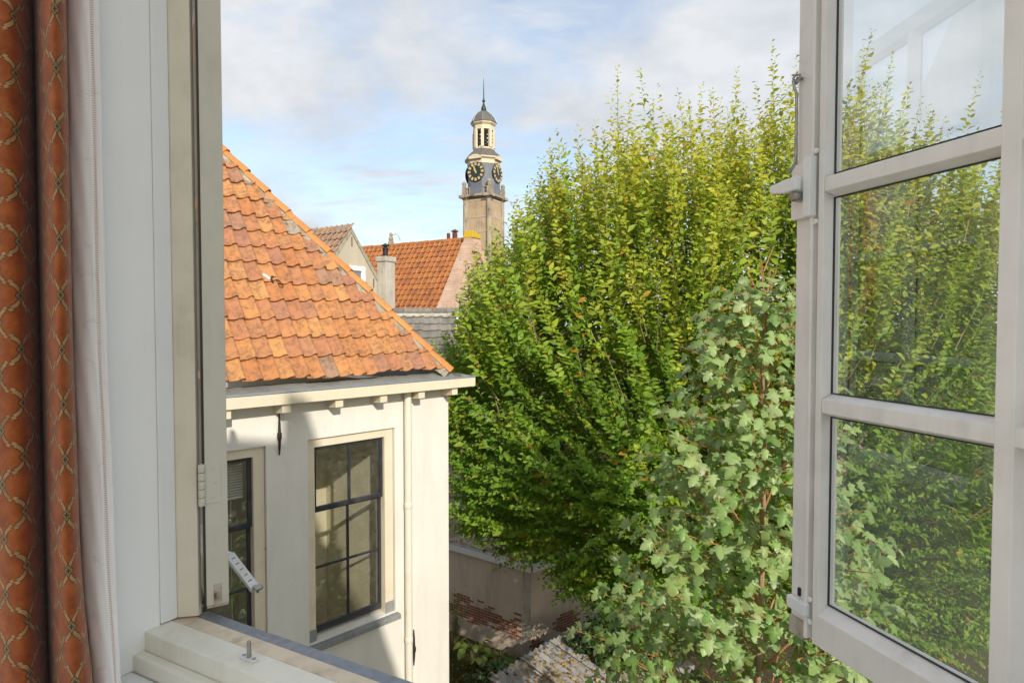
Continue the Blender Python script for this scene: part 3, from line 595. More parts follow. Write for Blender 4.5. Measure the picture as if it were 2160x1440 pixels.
for (x, za, zb) in ((-2.214, 6.155, 6.59), (-0.565, 3.33, 3.77)):
    w = MB(); zc = (za+zb)/2-0.02
    w.tube([(x, -0.02, zb), (x, -0.026, zb-0.09), (x, -0.026, zc+0.03)], [0.006, 0.011, 0.015], 6); w.tube([(x, -0.026, zc-0.03), (x, -0.026, za+0.1), (x, -0.02, za)], [0.016, 0.013, 0.006], 6)
    w.lathe([(0.018, -0.035), (0.024, -0.025), (0.024, 0.025), (0.018, 0.035)], 8, Mt(x, -0.026, zc)); w.build("wall_anchor", M_iron, hs)

# roof body and tiles
C54, S54 = math.cos(R(54)), math.sin(R(54)); EZ = 6.905; EY = -0.05
def rp(x, s, h=0.0): return Vector((x, EY+s*C54-h*S54, EZ+s*S54+h*C54))
rz_ = 3.40; zt = EZ+rz_*S54/C54
mb = MB(); A = (-6.5, EY+0.10, EZ+0.06); B = (-0.19, EY+0.10, EZ+0.06); Cc = (-0.19, 6.75, EZ+0.06); D = (-6.5, 6.75, EZ+0.06); R1 = (-0.10-rz_, EY+rz_, zt-0.08); R2 = (-6.5, EY+rz_, zt-0.08)
mb.add([A, B, Cc, D, R1, R2], [(0, 1, 4, 5), (1, 2, 4), (2, 3, 5, 4), (3, 0, 5), (3, 2, 1, 0)]); roof = mb.build("roof", M_tile2, hs)
TW, TL, TR = 0.165, 0.335, 0.2525
def tile_mesh(name, tw, tl, mat, amp=1.0, tk=0.012, jit=0.0):
    pr = [(-0.010, 0.010), (0.012, 0.0045), (0.045, 0.0), (0.085, 0.001), (0.115, 0.010), (0.140, 0.026), (0.160, 0.036), (0.178, 0.033), (0.190, 0.022)]
    pr = [((x*tw/0.165), z*amp) for x, z in pr]; n = len(pr); V = []; F = []
    for yy, lift in ((0.0, 0.040), (tl*0.5, 0.022), (tl, 0.004)):
        for up in (0, 1):
            for k, (x, z) in enumerate(pr):
                V.append((x+jit*math.sin(k*2.1+yy*9), yy+(jit*1.5*math.sin(k*1.3) if yy == 0 else 0), z+lift-(0 if up else tk)))
    for r in range(2):
        b0 = r*2*n; b1 = (r+1)*2*n
        for k in range(n-1):
            F.append((b0+n+k, b0+n+k+1, b1+n+k+1, b1+n+k)); F.append((b0+k+1, b0+k, b1+k, b1+k+1))
        F.append((b0, b0+n, b1+n, b1)); F.append((b0+n-1, b1+n-1, b1+2*n-1, b0+2*n-1))
    for k in range(n-1): F.append((k, k+1, n+k+1, n+k))
    me = bpy.data.meshes.new(name); me.from_pydata(V, [], F); me.materials.append(mat)
    me.polygons.foreach_set('use_smooth', [True]*len(F)); me.set_sharp_from_angle(angle=R(50)); me.update(); return me
tms = [tile_mesh("pantile", TW, TL, M_tile, 1.25, 0.014, j) for j in (0.0, 0.002, 0.004)]
field = MB(); nt_ = 0
for k in range(16):
    s = TR*k; sag = 0.006*math.sin(k*1.7)
    for j in range(40):
        x1 = -0.115-TW*j; x0 = x1-TW
        yh = EY+(s+TR*0.5)*C54
        if x0 > -(yh+0.10)-0.02: continue
        if x0 < -6.45: break
        sg = s+rng.uniform(-0.011, 0.011)+0.012*math.sin(j*0.55+k*1.3)
        p = rp(x0+rng.uniform(-0.005, 0.005), sg, 0.004+rng.uniform(-0.002, 0.004)); ra = rng.uniform(-0.035, 0.035); rb = rng.uniform(-0.03, 0.03)
        M = frame_M(p, (1, 0, 0), (0, C54, S54), (0, -S54, C54)) @ Matrix.Rotation(ra, 4, 'Z') @ Matrix.Rotation(rb*0.6, 4, 'Y')
        me = tms[rng.randrange(3)]
        if x0 < -3.25-0.04*k*0:
            b = len(field.v); field.v += [tuple(M @ v.co) for v in me.vertices]; field.f += [tuple(b+i for i in f.vertices) for f in me.polygons]; continue
        top = sg+TL
        if x1+0.03 > -(EY+top*C54+0.10)-0.03:          # cut along the hip
            bm = bmesh.new(); bm.from_mesh(me); bm.transform(M)
            g = list(bm.verts)+list(bm.edges)+list(bm.faces)
            bmesh.ops.bisect_plane(bm, geom=g, plane_co=(-0.10-0.045, 0, 0), plane_no=(1, 1, 0), clear_outer=True)
            if len(bm.faces) > 4:
                m2 = bpy.data.meshes.new("pantile"); bm.transform(M.inverted()); bm.to_mesh(m2); m2.materials.append(M_tile); inst("roof_tile", m2, roof, M); nt_ += 1
            bm.free(); continue
        inst("roof_tile", me, roof, M); nt_ += 1
field.build("tile_field", M_tile, roof, kind='stuff', fixn=False)
# hip: mortar bed and half round caps
hd_ = Vector((-1, 1, S54/C54)); hl = hd_.length; hd_.normalize(); h0 = Vector((-0.055, EY-0.045, EZ-0.02))
hx = Vector((1, 1, 0)).normalized(); hn = hx.cross(hd_)
if hn.z < 0: hn = -hn
hx = hd_.cross(hn)
bed = MB(); NB = 130; prev = None
for i in range(NB+1):
    o_ = h0+hd_*(hl*rz_*i/NB); wl = 0.088+0.02*math.sin(i*0.9)+rng.uniform(-0.014, 0.014); wr_ = 0.085
    ring = [o_-hx*wl-hn*(0.075+0.02*rng.random()), o_-hx*0.055+hn*0.012, o_+hn*0.03, o_+hx*0.055+hn*0.012, o_+hx*wr_-hn*0.09, o_-hn*0.10]
    bed.v += [tuple(p) for p in ring]
    if i: b = len(bed.v)-12; bed.f += [(b+q, b+(q+1) % 6, b+6+(q+1) % 6, b+6+q) for q in range(6)]
bed.build("mortar_bed", M_mortar, roof)
cm = MB(); CLN = 0.385; n_ = 9
for yy, r in ((0, 0.076), (0.02, 0.077), (CLN, 0.062)):
    for rr in (r, r-0.013):
        for q in range(n_+1):
            th = math.pi*(q/n_); cm.v.append((rr*math.cos(th), yy, rr*math.sin(th)*0.85))
nn = n_+1
for a in range(2):
    b0, b1 = a*2*nn, (a+1)*2*nn
    for q in range(n_): cm.f.append((b0+q, b0+q+1, b1+q+1, b1+q)); cm.f.append((b0+nn+q+1, b0+nn+q, b1+nn+q, b1+nn+q+1))
    cm.f.append((b0, b1, b1+nn, b0+nn)); cm.f.append((b0+n_, b0+nn+n_, b1+nn+n_, b1+n_))
for b0 in (0, 4*nn):
    for q in range(n_): cm.f.append((b0+q, b0+nn+q, b0+nn+q+1, b0+q+1))
cap0 = cm.build("hip_tile", M_cap, roof, smooth=True); capme = cap0.data; first = True
for k in range(17):
    p = h0+hd_*(0.352*k-0.01)+hn*(0.012+rng.uniform(-0.003, 0.003))
    tl = (hd_-hn*0.038).normalized(); tn = hx.cross(tl); tn = tn if tn.z > 0 else -tn
    M = frame_M(p, tl.cross(tn), tl, tn) @ Matrix.Rotation(rng.uniform(-0.02, 0.02), 4, 'Z')
    if first: cap0.matrix_local = M; first = False
    else: inst("hip_tile", capme, roof, M)
# cable poking out through the roof
cp = Matrix.Translation(HO) @ Matrix.Rotation(HRZ, 4, 'Z') @ rp(-2.02, 1.33, 0.05)
cb = thing("roof_cable", "black cable looped out of a short white pipe through the orange roof", "cable", cp, HRZ)
w = MB(); w.tube([(-0.03, 0.02, 0.02), (0.0, 0, 0.0), (0.03, -0.02, -0.03)], 0.018, 8); w.build("pipe", M_plastic, cb)
w = MB()
for (q1, q2, ph) in ((0.09, 0.035, 0.0), (0.06, 0.06, 0.8), (0.11, 0.05, 2.0)):
    w.tube([(0.03+q1*0.9*(1-math.cos(a))*0.6+0.015*math.sin(ph), -0.03-0.03*math.sin(a*0.5)-0.02*math.cos(a+ph), -0.03-q2*(1-math.cos(a))*0.5+0.045*math.sin(a+ph*0.3)) for a in [k*0.52 for k in range(13)]], 0.004, 5)
w.build("loop", M_iron, cb)

# ------------------------------------------------------------------ buildings farther off
def tile_slope(parent, o, xd, ud, ncol, nrow, tw, tr, mat, amp=1.0, skip=None):
    xd = Vector(xd).normalized(); ud = Vector(ud).normalized(); nd = xd.cross(ud)
    me = tile_mesh("pantile", tw, tr*1.25, mat, amp, 0.014); n = 0
    for k in range(nrow):
        for j in range(ncol):
            if skip and skip(j, k): continue
            p = Vector(o)+xd*(tw*j+rng.uniform(-0.006, 0.006))+ud*(tr*k+rng.uniform(-0.012, 0.012)+0.012*math.sin(j*0.4+k))+nd*rng.uniform(0, 0.006)
            inst("roof_tile", me, parent, frame_M(p, xd, ud, nd) @ Matrix.Rotation(rng.uniform(-0.03, 0.03), 4, 'Z')); n += 1
    return n
def gabled(name, label, o, rz, hw, ez, az, ln, m_wall, m_roof, over=0.0, wall_front=True):
    t = thing(name, label, "house", o, rz)
    w = MB(); w.prism([(-hw, 0), (hw, 0), (hw, ez), (0, az), (-hw, ez)], 0, 0.25, 'y'); w.build("gable_wall", m_wall, t)
    w = MB(); w.box((-hw, 0.251, 0), (-hw+0.25, ln, ez-0.02)); w.box((hw-0.25, 0.251, 0), (hw, ln, ez-0.02)); w.build("side_wall", m_wall, t)
    w = MB(); h = 0.05; s = (az-ez)/hw; e = over
    w.prism([(-hw-e, ez-s*e-0.05), (hw+e, ez-s*e-0.05), (0, az-0.05)], 0.26, ln, 'y'); rf = w.build("roof", m_roof, t)
    return t, rf
# beige gable with lichened roof
bg_, rf = gabled("beige_house", "beige rendered gable house with lichened old tile roof behind the hip", (-4.42, 17.0, 0), R(59), 1.75, 7.86, 10.05, 6.0, M_gable, M_tile3)
sl = math.hypot(1.75, 2.19); ud = Vector((1.75/sl, 0, 2.19/sl))
tile_slope(rf, (-1.75, 4.9, 7.90), (0, -1, 0), ud, 24, 11, 0.205, 0.262, M_tile3, 1.2)
def ridge(parent, mat, n_, p, d, r0, r1):
    w = MB(); w.tube([(0, 0, 0), tuple(Vector(d)*0.97)], [r0, r1], 10); me = None
    for k in range(n_):
        if me is None: o = w.build("ridge_tile", mat, parent, smooth=True); me = o.data
        else: o = inst("ridge_tile", me, parent, Matrix())
        o.location = Vector(p)+Vector(d)*k+Vector((0, 0, rng.uniform(-0.006, 0.006)))
ridge(rf, M_tile3, 14, (0, 0.03, 10.07), (0, 0.36, 0), 0.085, 0.075)
w = MB(); w.prism([(-1.75, 7.82), (-1.68, 7.82), (0, 9.965), (1.68, 7.82), (1.75, 7.82), (1.80, 7.86), (0, 10.10), (-1.80, 7.86)], -0.03, 0.0, 'y'); w.build("verge", M_mortar, bg_)
w = MB(); w.prism([(-0.50, 7.75), (-0.40, 7.75), (-0.40, 8.93), (0.36, 8.93), (0.36, 7.75), (0.50, 7.75), (0.50, 9.06), (-0.50, 9.06)], -0.05, -0.0005, 'y'); w.box((-0.055, -0.04, 7.75), (0.015, -0.001, 8.9295)); wn = w.build("window", M_white, bg_, bevel=0.01)
w = MB(); w.box((-0.40, -0.012, 7.75), (-0.056, -0.006, 8.9)); w.box((0.016, -0.012, 7.75), (0.36, -0.006, 8.9)); w.build("pane", M_oldglass, wn)
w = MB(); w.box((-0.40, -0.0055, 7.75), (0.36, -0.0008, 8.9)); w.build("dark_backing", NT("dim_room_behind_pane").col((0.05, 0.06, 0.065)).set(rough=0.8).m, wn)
for (x, z) in ((0.02, 9.72), (0.86, 8.63)):
    w = MB(); w.tube([(x, -0.015, z+0.13), (x, -0.015, z-0.13)], 0.013, 5); w.build("wall_anchor", M_iron, bg_)
ch = thing("rendered_chimney", "limewashed square chimney with a slim black pot beside the beige gable", "chimney", (-3.66, 17.95, 5.0), R(62))
w = MB(); w.box((-0.20, -0.17, 0), (0.20, 0.17, 4.25)); st_ = w.build("stack", M_chim, ch, bevel=0.01)
w = MB(); w.box((-0.235, -0.205, 4.2503), (0.235, 0.205, 4.40)); w.build("crown", M_chim, ch, bevel=0.02)
w = MB(); w.lathe([(0.075, 4.40), (0.075, 4.62), (0.095, 4.63), (0.095, 4.66), (0.06, 4.67), (0.06, 4.70), (0.115, 4.71), (0.11, 4.735), (0.02, 4.79)], 12, Mt(-0.02, 0, 0)); w.build("pot", M_iron, ch, smooth=True)

# orange roof with brick gable
og, rf2 = gabled("brick_house", "house with long weathered orange tile roof and pale brick gable crowned by yellow lichen", (-1.35, 22.0, 0), R(59), 1.88, 7.80, 10.43, 6.0, M_brick, M_tile2)
sl = math.hypot(1.88, 2.63); ud = Vector((1.88/sl, 0, 2.63/sl))
tile_slope(rf2, (-1.88, 5.62, 7.84), (0, -1, 0), ud, 23, 13, 0.232, 0.247, M_tile2, 1.3)
ridge(rf2, M_tile2, 16, (0, 0.30, 10.455), (0, 0.35, 0), 0.10, 0.09)
w = MB(); g = 0.17   # brick parapet following the gable, with coping
w.prism([(-2.06, 7.62), (-1.80, 7.62), (-0.22, 10.02), (0.22, 10.02), (1.80, 7.62), (2.06, 7.62), (0.34, 10.28), (0.28, 10.48), (-0.28, 10.48), (-0.34, 10.28)], -0.08, 0.24, 'y'); w.build("parapet", M_brick, og)
w = MB(); w.prism([(-2.09, 7.60), (-2.06, 7.62), (-0.34, 10.28), (-0.37, 10.31)], -0.10, 0.25, 'y'); w.prism([(2.06, 7.62), (2.09, 7.60), (0.37, 10.31), (0.34, 10.28)], -0.10, 0.25, 'y'); w.build("coping", M_brick, og)
M_yell = plaster("yellow_lichen_crust", (0.62, 0.42, 0.03), 0.95, (0.36, 0.26, 0.04), 0.5, 6, 0.6)
w = MB(); w.prism([(-0.30, 10.4803), (0.30, 10.4803), (0.24, 10.62), (-0.22, 10.74)], -0.12, 0.28, 'y'); w.build("capstone", M_yell, og, bevel=0.02)
w = MB(); w.box((-0.10, -0.095, 8.35), (0.18, -0.082, 9.05)); w.build("window", M_slate, og)
w = MB(); w.tube([(0.05, -0.1, 9.72), (0.05, -0.1, 9.38)], 0.014, 5); w.tube([(-0.13, -0.1, 9.60), (0.23, -0.1, 9.60)], 0.014, 5)
for (x, z) in ((-0.13, 9.6), (0.23, 9.6), (-0.09, 9.47), (0.19, 9.47), (0.05, 9.72)): w.lathe([(0.03, -0.012), (0.03, 0.012)], 8, Mt(x, -0.1, z) @ Matrix.Rotation(R(90), 4, 'X'))
w.build("wall_anchor", M_rust, og)
w = MB(); w.tube([(0.72, -0.12, 9.1), (0.72, -0.12, 5.5)], 0.05, 8); w.build("downpipe", M_rust, og)
orn = thing("ridge_ornament", "small weathered stone finial standing on the long orange roof ridge", "finial", (-1.35-0.857*3.9, 22+0.515*3.9, 10.50), R(20))
w = MB(); w.box((-0.10, -0.08, 0), (0.10, 0.08, 0.14)); w.lathe([(0.07, 0.14), (0.10, 0.22), (0.09, 0.30), (0.05, 0.34), (0.075, 0.40), (0.05, 0.47), (0.01, 0.50)], 9); w.build("finial_body", M_towerstone, orn)
w = MB(); w.tube([(0.05, 0, 0.36), (0.18, 0, 0.44), (0.30, 0, 0.36), (0.36, 0, 0.18)], 0.012, 5); w.build("wire", M_iron, orn)
cc_ = thing("brick_chimney", "low brick chimney block with three rusty pots in front of the tower", "chimney", (-2.55, 27.0, 8.0), R(15))
w = MB(); w.box((-0.36, -0.3, 0), (0.62, 0.3, 2.75)); w.box((-0.42, -0.34, 2.60), (-0.361, 0.34, 2.74)); w.build("stack", plaster("brown_chimney_brick", (0.30, 0.20, 0.14), 0.95, (0.14, 0.10, 0.07), 0.6, 2, 0.5), cc_, bevel=0.01)
for (x, h, r, cap_) in ((-0.22, 0.62, 0.075, 0), (0.06, 0.66, 0.11, 1), (0.34, 0.2, 0.07, 0)):
    w = MB(); w.lathe([(r, 2.75), (r, 2.75+h), (r*0.8, 2.75+h+0.005)], 10, Mt(x, 0, 0))
    if cap_: w.lathe([(r*1.5, 2.75+h+0.04), (r*1.4, 2.75+h+0.08), (0.02, 2.75+h+0.15)], 10, Mt(x, 0, 0)); w.lathe([(0.03, 2.75+h), (0.03, 2.75+h+0.045)], 6, Mt(x, 0, 0))
    w.build("pot", M_rust, cc_, smooth=True)
# low grey tiled building
gb = thing("grey_roof_house", "low outbuilding with grey tiled roof and white ridge mortar below the orange roof", "house", (-2.45*1.13, 14.2*1.13, -0.95), 0); gb.scale = (1.13, 1.13, 1.13)
w = MB(); w.box((-1.9, 0.12, 0), (1.20, 2.2, 6.55)); w.build("wall", M_gable, gb)
P50 = R(50); ud = Vector((0, math.cos(P50), math.sin(P50)))
w = MB(); w.prism([(0.0, 6.57), (0.96, 7.72), (1.92, 6.57)], -1.95, 1.18, 'x'); rf3 = w.build("roof", M_tileg, gb)
tile_slope(rf3, (-1.95, 0.0, 6.60), (1, 0, 0), ud, 14, 7, 0.223, 0.214, M_tileg, 0.7)
ridge(rf3, M_tileg, 9, (-1.95, 0.96, 7.755), (0.35, 0, 0), 0.085, 0.08)
w = MB(); w.box((-1.95, 0.80, 7.60), (1.18, 0.90, 7.70)); w.build("ridge_mortar", plaster("white_ridge_mortar", (0.60, 0.57, 0.50), 0.95, (0.25, 0.22, 0.18), 0.8, 4, 0.8), rf3, bevel=0.03)
w = MB(); w.box((-1.95, -0.06, 6.44), (1.25, 0.0, 6.58)); w.build("fascia", M_white, gb, bevel=0.006)
w = MB(); w.prism([(0.0, 6.66), (0.93, 7.79), (0.97, 7.75), (0.03, 6.62)], 1.1, 1.19, 'x'); w.build("verge_flashing", M_plastic, rf3)
vp_ = thing("vent_pole", "grey vent pole with a bracket at the end of the grey ridge", "pole", (-1.41, 17.0, 7.45), 0)
w = MB(); w.tube([(0, 0, -0.2), (0, 0, 0.55)], 0.05, 8); w.tube([(0.0, 0, 0.3), (0.12, -0.02, 0.42), (0.12, -0.02, 0.6)], 0.018, 6); w.tube([(-0.12, 0, 0.2), (0.1, 0, 0.2)], 0.02, 6); w.build("pole_tube", M_zinc, vp_)

# ------------------------------------------------------------------ clock tower
TX, TY = -4.085, 90.0; U = 90/1300.0
def tz(y): return EYE+(680-y)*U
tw = thing("clock_tower", "old brick clock tower with slate clock drum, open lantern and spire", "tower", (TX, TY, 0), R(-27+0))
M_towerband = plaster("pale_tower_stone", (0.52, 0.42, 0.31), 0.95, (0.30, 0.25, 0.2), 0.5, 0.7, 0.2, bs=6)
# local: -y is the clock side facing the camera
w = MB(); hw = 1.93; w.box((-hw, -hw, 0), (hw, hw, tz(425))); w.build("shaft", M_towerbrick, tw)
for sx in (-1, 1):
    for sy in (-1, 1):
        w = MB(); w.box((sx*hw-0.38, sy*hw-0.38, 0), (sx*hw+0.38, sy*hw+0.38, tz(535))); w.box((sx*hw-0.46, sy*hw-0.46, tz(535)), (sx*hw+0.46, sy*hw+0.46, tz(531)))
        w.lathe([(0.40, tz(531)), (0.36, tz(528)), (0.36, tz(440)), (0.33, tz(428)), (0.48, tz(425)), (0.48, tz(423.5))], 12, Mt(sx*hw, sy*hw, 0)); w.build("corner_column", M_towerstone, tw)
w = MB(); w.box((-0.03, -hw-0.03, tz(520)), (0.03, -hw-0.005, tz(426)))
w.box((-1.5, -hw-0.04, tz(464)), (1.5, -hw-0.002, tz(461))); w.box((-1.5, -hw-0.04, tz(495)), (1.5, -hw-0.002, tz(492))); w.box((hw+0.002, -1.5, tz(464)), (hw+0.04, 1.5, tz(461))); w.box((-1.53, -hw-0.05, tz(430)), (1.53, -hw-0.003, tz(425))); w.box((hw+0.003, -1.53, tz(430)), (hw+0.05, 1.53, tz(425))); w.build("stone_band", M_towerband, tw)
w = MB()
for (e, a, b) in ((0.30, 423.4, 421.2), (0.55, 421.2, 419.0), (0.42, 419.0, 416.5)): w.box((-hw-e, -hw-e, tz(a)), (hw+e, hw+e, tz(b)))
for sx in (-1, 1):
    for sy in (-1, 1): w.box((sx*(hw+0.1)-0.62, sy*(hw+0.1)-0.62, tz(423.2)), (sx*(hw+0.1)+0.62, sy*(hw+0.1)+0.62, tz(417.5)))
w.build("cornice", M_towerstone, tw)
w = MB(); e = hw+0.12
w.box((-e-0.1, -e-0.1, tz(403.6)), (e+0.1, -e+0.12, tz(401.6))); w.box((-e-0.1, e-0.12, tz(403.6)), (e+0.1, e+0.1, tz(401.6))); w.box((-e-0.1, -e+0.1205, tz(403.6)), (-e+0.12, e-0.1205, tz(401.6))); w.box((e-0.12, -e+0.1205, tz(403.6)), (e+0.1, e-0.1205, tz(401.6))); w.build("balustrade_rail", M_towerstone, tw)
bp_ = MB(); bp_.lathe([(0.12, 0), (0.13, 0.1), (0.08, 0.2), (0.14, 0.45), (0.09, 0.72), (0.13, 0.85)], 8); b0 = bp_.build("baluster", M_towerstone, tw, smooth=True); b0.location = (-e, -e, tz(416.4)); sc_ = (tz(403.7)-tz(416.4))/0.85; b0.scale = (1, 1, sc_)
for k in range(1, 9):
    for (x, y) in ((-e+2*e*k/9, -e), (e, -e+2*e*k/9)):
        c = b0.copy(); COL.objects.link(c); c.location = (x, y, tz(416.4))
for (x, y) in ((-e, -e), (e, -e), (e, e), (-e, e)):
    w = MB(); w.box((-0.26, -0.26, 0), (0.26, 0.26, 0.95)); w.lathe([(0.20, 0.95), (0.30, 1.15), (0.26, 1.35), (0.34, 1.6), (0.22, 1.85), (0.05, 1.95)], 10); w.build("pinnacle", M_towerstone, tw, loc=(x, y, tz(416.4)))
w = MB(); OR = 2.36; w.lathe([(OR, tz(416.4)), (OR, tz(351))], 8, phase=R(22.5)); w.build("clock_drum", M_slate, tw)
w = MB(); w.lathe([(OR+0.05, tz(354)), (OR+0.08, tz(346)), (OR+0.42, tz(343)), (OR+0.45, tz(340.5)), (OR+0.1, tz(340))], 8, phase=R(22.5))
for q in range(4):   # arched hoods over the clocks
    Mq = Matrix.Rotation(q*math.pi/2, 4, 'Z')
    arc = [(1.0*math.cos(a), tz(346)+0.62*math.sin(a)) for a in [math.pi*k/10 for k in range(11)]]
    w.prism(arc, -OR*0.924-0.42, -OR*0.924+0.3, 'y', Mq)
w.build("drum_cornice", M_tcream, tw)
w = MB(); w.lathe([(OR+0.40, tz(340.4)), (OR-0.1, tz(331)), (1.70, tz(325)), (1.56, tz(321))], 8, phase=R(22.5)); w.build("skirt_roof", M_slateb, tw)
for q in range(4):
    Mq = Matrix.Rotation(q*math.pi/2, 4, 'Z') @ Mt(0, -OR*0.924-0.05, tz(372)) @ Matrix.Rotation(R(90), 4, 'X')
    w = MB(); w.lathe([(1.38, -0.02), (1.40, 0.06), (1.36, 0.10)], 32, Mq); face = w.build("clock_face", M_clock, tw)
    w = MB()
    for k in range(12):
        Mk = Mq @ Matrix.Rotation(k*math.pi/6, 4, 'Z'); w.prism([(-0.15, 0.88), (0.15, 0.88), (0.19, 1.26), (-0.19, 1.26)], 0.101, 0.14, 'z', Mk)
    w.lathe([(1.38, 0.10), (1.38, 0.13), (1.32, 0.13)], 32, Mq); w.build("numeral", M_gold, face) if 0 else None
    nm_ = MB()
    for k in range(12):
        w2 = MB(); w2.prism([(-0.13, 0.86), (0.13, 0.86), (0.19, 1.27), (-0.19, 1.27)], 0.101, 0.14, 'z', Mq @ Matrix.Rotation(k*math.pi/6, 4, 'Z')); w2.build("numeral", M_gold, face)
    for (ang, ln, wd) in ((27, 0.72, 0.16), (19, 1.16, 0.11)):     # both hands point to the upper left
        w2 = MB(); w2.prism([(-wd*0.6, -0.28), (wd*0.6, -0.28), (wd, ln*0.55), (0, ln), (-wd, ln*0.55)], 0.145 if ln < 1 else 0.17, 0.165 if ln < 1 else 0.19, 'z', Mq @ Matrix.Rotation(R(ang), 4, 'Z')); w2.build("clock_hand", M_gold, face)
w = MB(); LR = 1.52
w.lathe([(LR, tz(322)), (LR, tz(318))], 8, phase=R(22.5)); w.build("lantern_ring", M_tcream, tw); w = MB(); w.lathe([(LR, tz(281)), (LR, tz(273)), (LR+0.30, tz(269)), (LR+0.34, tz(266.5))], 8, phase=R(22.5)); w.build("lantern_ring", M_tcream, tw)
for k in range(8):
    a = R(22.5+45*k); w = MB(); w.box((-0.26, -0.2, tz(318)), (0.10, 0.2, tz(281)), Mt(LR*math.cos(a), LR*math.sin(a), 0, a)); w.build("lantern_pillar", M_tcream, tw)
for k in range(8):
    a = R(45*k)
    for j, y in enumerate((289, 298, 306, 313)):
        w = MB(); s_ = 0.20+0.03*j; w.lathe([(s_, 0), (s_*0.72, s_*0.5), (s_*0.55, s_*1.1), (0.05, s_*1.35)], 10, Mt(1.0*math.cos(a), 1.0*math.sin(a), tz(y))); w.tube([(0.7*math.cos(a), 0.7*math.sin(a), tz(y)+s_*1.4), (1.5*math.cos(a), 1.5*math.sin(a), tz(y)+s_*1.4)], 0.05, 5); w.build("bell", M_verdigris, tw, smooth=True)
w = MB(); w.lathe([(LR+0.42, tz(266.3)), (LR+0.30, tz(263)), (LR+0.08, tz(256)), (LR-0.42, tz(247)), (0.55, tz(241.5)), (0.30, tz(240))], 8, phase=R(22.5)); w.build("dome", M_slateb, tw)
for k in range(8):
    w = MB(); a = R(22.5+45*k); w.tube([(r*1.01*math.cos(a), r*1.01*math.sin(a), tz(y)+0.02) for r, y in ((LR+0.42, 266.3), (LR+0.30, 263), (LR+0.08, 256), (LR-0.42, 247), (0.55, 241.5))], 0.06, 5); w.build("dome_rib", M_zinc, tw)
w = MB(); w.lathe([(0.30, tz(240.2)), (0.38, tz(238)), (0.36, tz(234)), (0.16, tz(226)), (0.10, tz(222)), (0.22, tz(220)), (0.22, tz(218)), (0.09, tz(215)), (0.07, tz(200)), (0.05, tz(186)), (0.02, tz(171))], 10); w.build("spire", M_verdigris, tw, smooth=True)

# ------------------------------------------------------------------ shed with flat roof
SC = Vector((0.42, 13.4)); sl_d = Vector((-0.812, 0.584)); sr_d = Vector((0.804, 0.595))
sh = thing("garden_shed", "flat roofed shed of stained render with patches of bare brick", "shed", (SC.x, SC.y, 0), 0)
SHH = 2.16; LL, LR_ = 2.7, 6.0
a_, b_ = sl_d*LL, sr_d*LR_; pts = [(0, 0), tuple(b_), tuple(a_+b_), tuple(a_)]
w = MB(); w.prism(pts, 0, SHH-0.10); w.build("wall", M_oldrender, sh)
def ex(k): return [tuple(Vector(p)+q*k) for p, q in zip(pts, (-(sl_d+sr_d).normalized()*1.2, Vector((1, -0.1)), (sl_d+sr_d).normalized(), Vector((-0.6, -0.1))))]
w = MB(); w.prism(ex(0.045), SHH-0.0995, SHH-0.015); w.build("flat_roof", M_felt, sh)
for (dv, ln) in ((sl_d, LL), (sr_d, LR_)):
    n2 = Vector((dv.y, -dv.x)); n2 = n2 if n2.y < 0 else -n2
    p0 = -(sl_d+sr_d).normalized()*0.055
    M = frame_M((p0.x, p0.y, 0), (dv.x, dv.y, 0), (-n2.x, -n2.y, 0), (0, 0, 1))
    st0 = 0.0 if dv is sl_d else 0.034
    w = MB(); w.box((st0, -0.03, SHH-0.135), (ln, -0.002, SHH+0.02), M); tr_ = w.build("roof_trim", M_plastic, sh, bevel=0.004)
    w = MB(); w.box((st0, -0.032, SHH+0.021), (ln, 0.035, SHH+0.032), M); w.build("trim_capping", M_zinc, tr_)
Ml = frame_M((0, 0, 0), (-sl_d.x, -sl_d.y, 0), (0.584*-1*-1, 0.812, 0), (0, 0, 1))    # local x towards the corner along the left wall, y into the wall
Ml = frame_M((0, 0, 0), (-sl_d.x, -sl_d.y, 0), (sl_d.y, -sl_d.x, 0), (0, 0, 1))
w = MB(); w.box((-0.21, -0.018, 0), (0.0, 0.0, SHH-0.14), Ml); w.build("corner_pier", M_pillar, sh, bevel=0.006)
bk = MB(); bk.box((-0.098, -0.012, -0.024), (0.098, 0.01, 0.024)); M_bk = tile_mat("bare_wall_brick", [(0, (0.30, 0.12, 0.075)), (0.5, (0.24, 0.105, 0.07)), (1, (0.36, 0.19, 0.13))], patina=0.5, sc=10, rough=0.95)
b0 = bk.build("brick", M_bk, sh, bevel=0.004); first = True
def place_brick(M):
    global first
    if first: b0.matrix_local = M; first = False
    else:
        o = b0.copy(); COL.objects.link(o); o.matrix_local = M
def pk(x, z): return math.sin(x*3.1+1)*0.12+math.sin(x*7.7+z*5)*0.09
for r in range(22):
    z = 0.36+0.062*r
    for c in range(16):
        x = -0.36-0.212*c-(0.106 if r % 2 else 0)
        lim = 0.95+pk(x, z)-0.10*abs(x+0.8); low = 0.42+0.05*math.sin(x*5)+0.16*max(0, -x-1.2)*0
        if z < low or z > lim+rng.uniform(-0.12, 0.10): continue
        if rng.random() < 0.10+(0.25 if abs(z-0.72) > 0.28 else 0): continue
        place_brick(Ml @ Mt(x, rng.uniform(-0.002, 0.008), z, rng.uniform(-0.02, 0.02)))
Mr = frame_M((0, 0, 0), (sr_d.x, sr_d.y, 0), (-sr_d.y, sr_d.x, 0), (0, 0, 1))
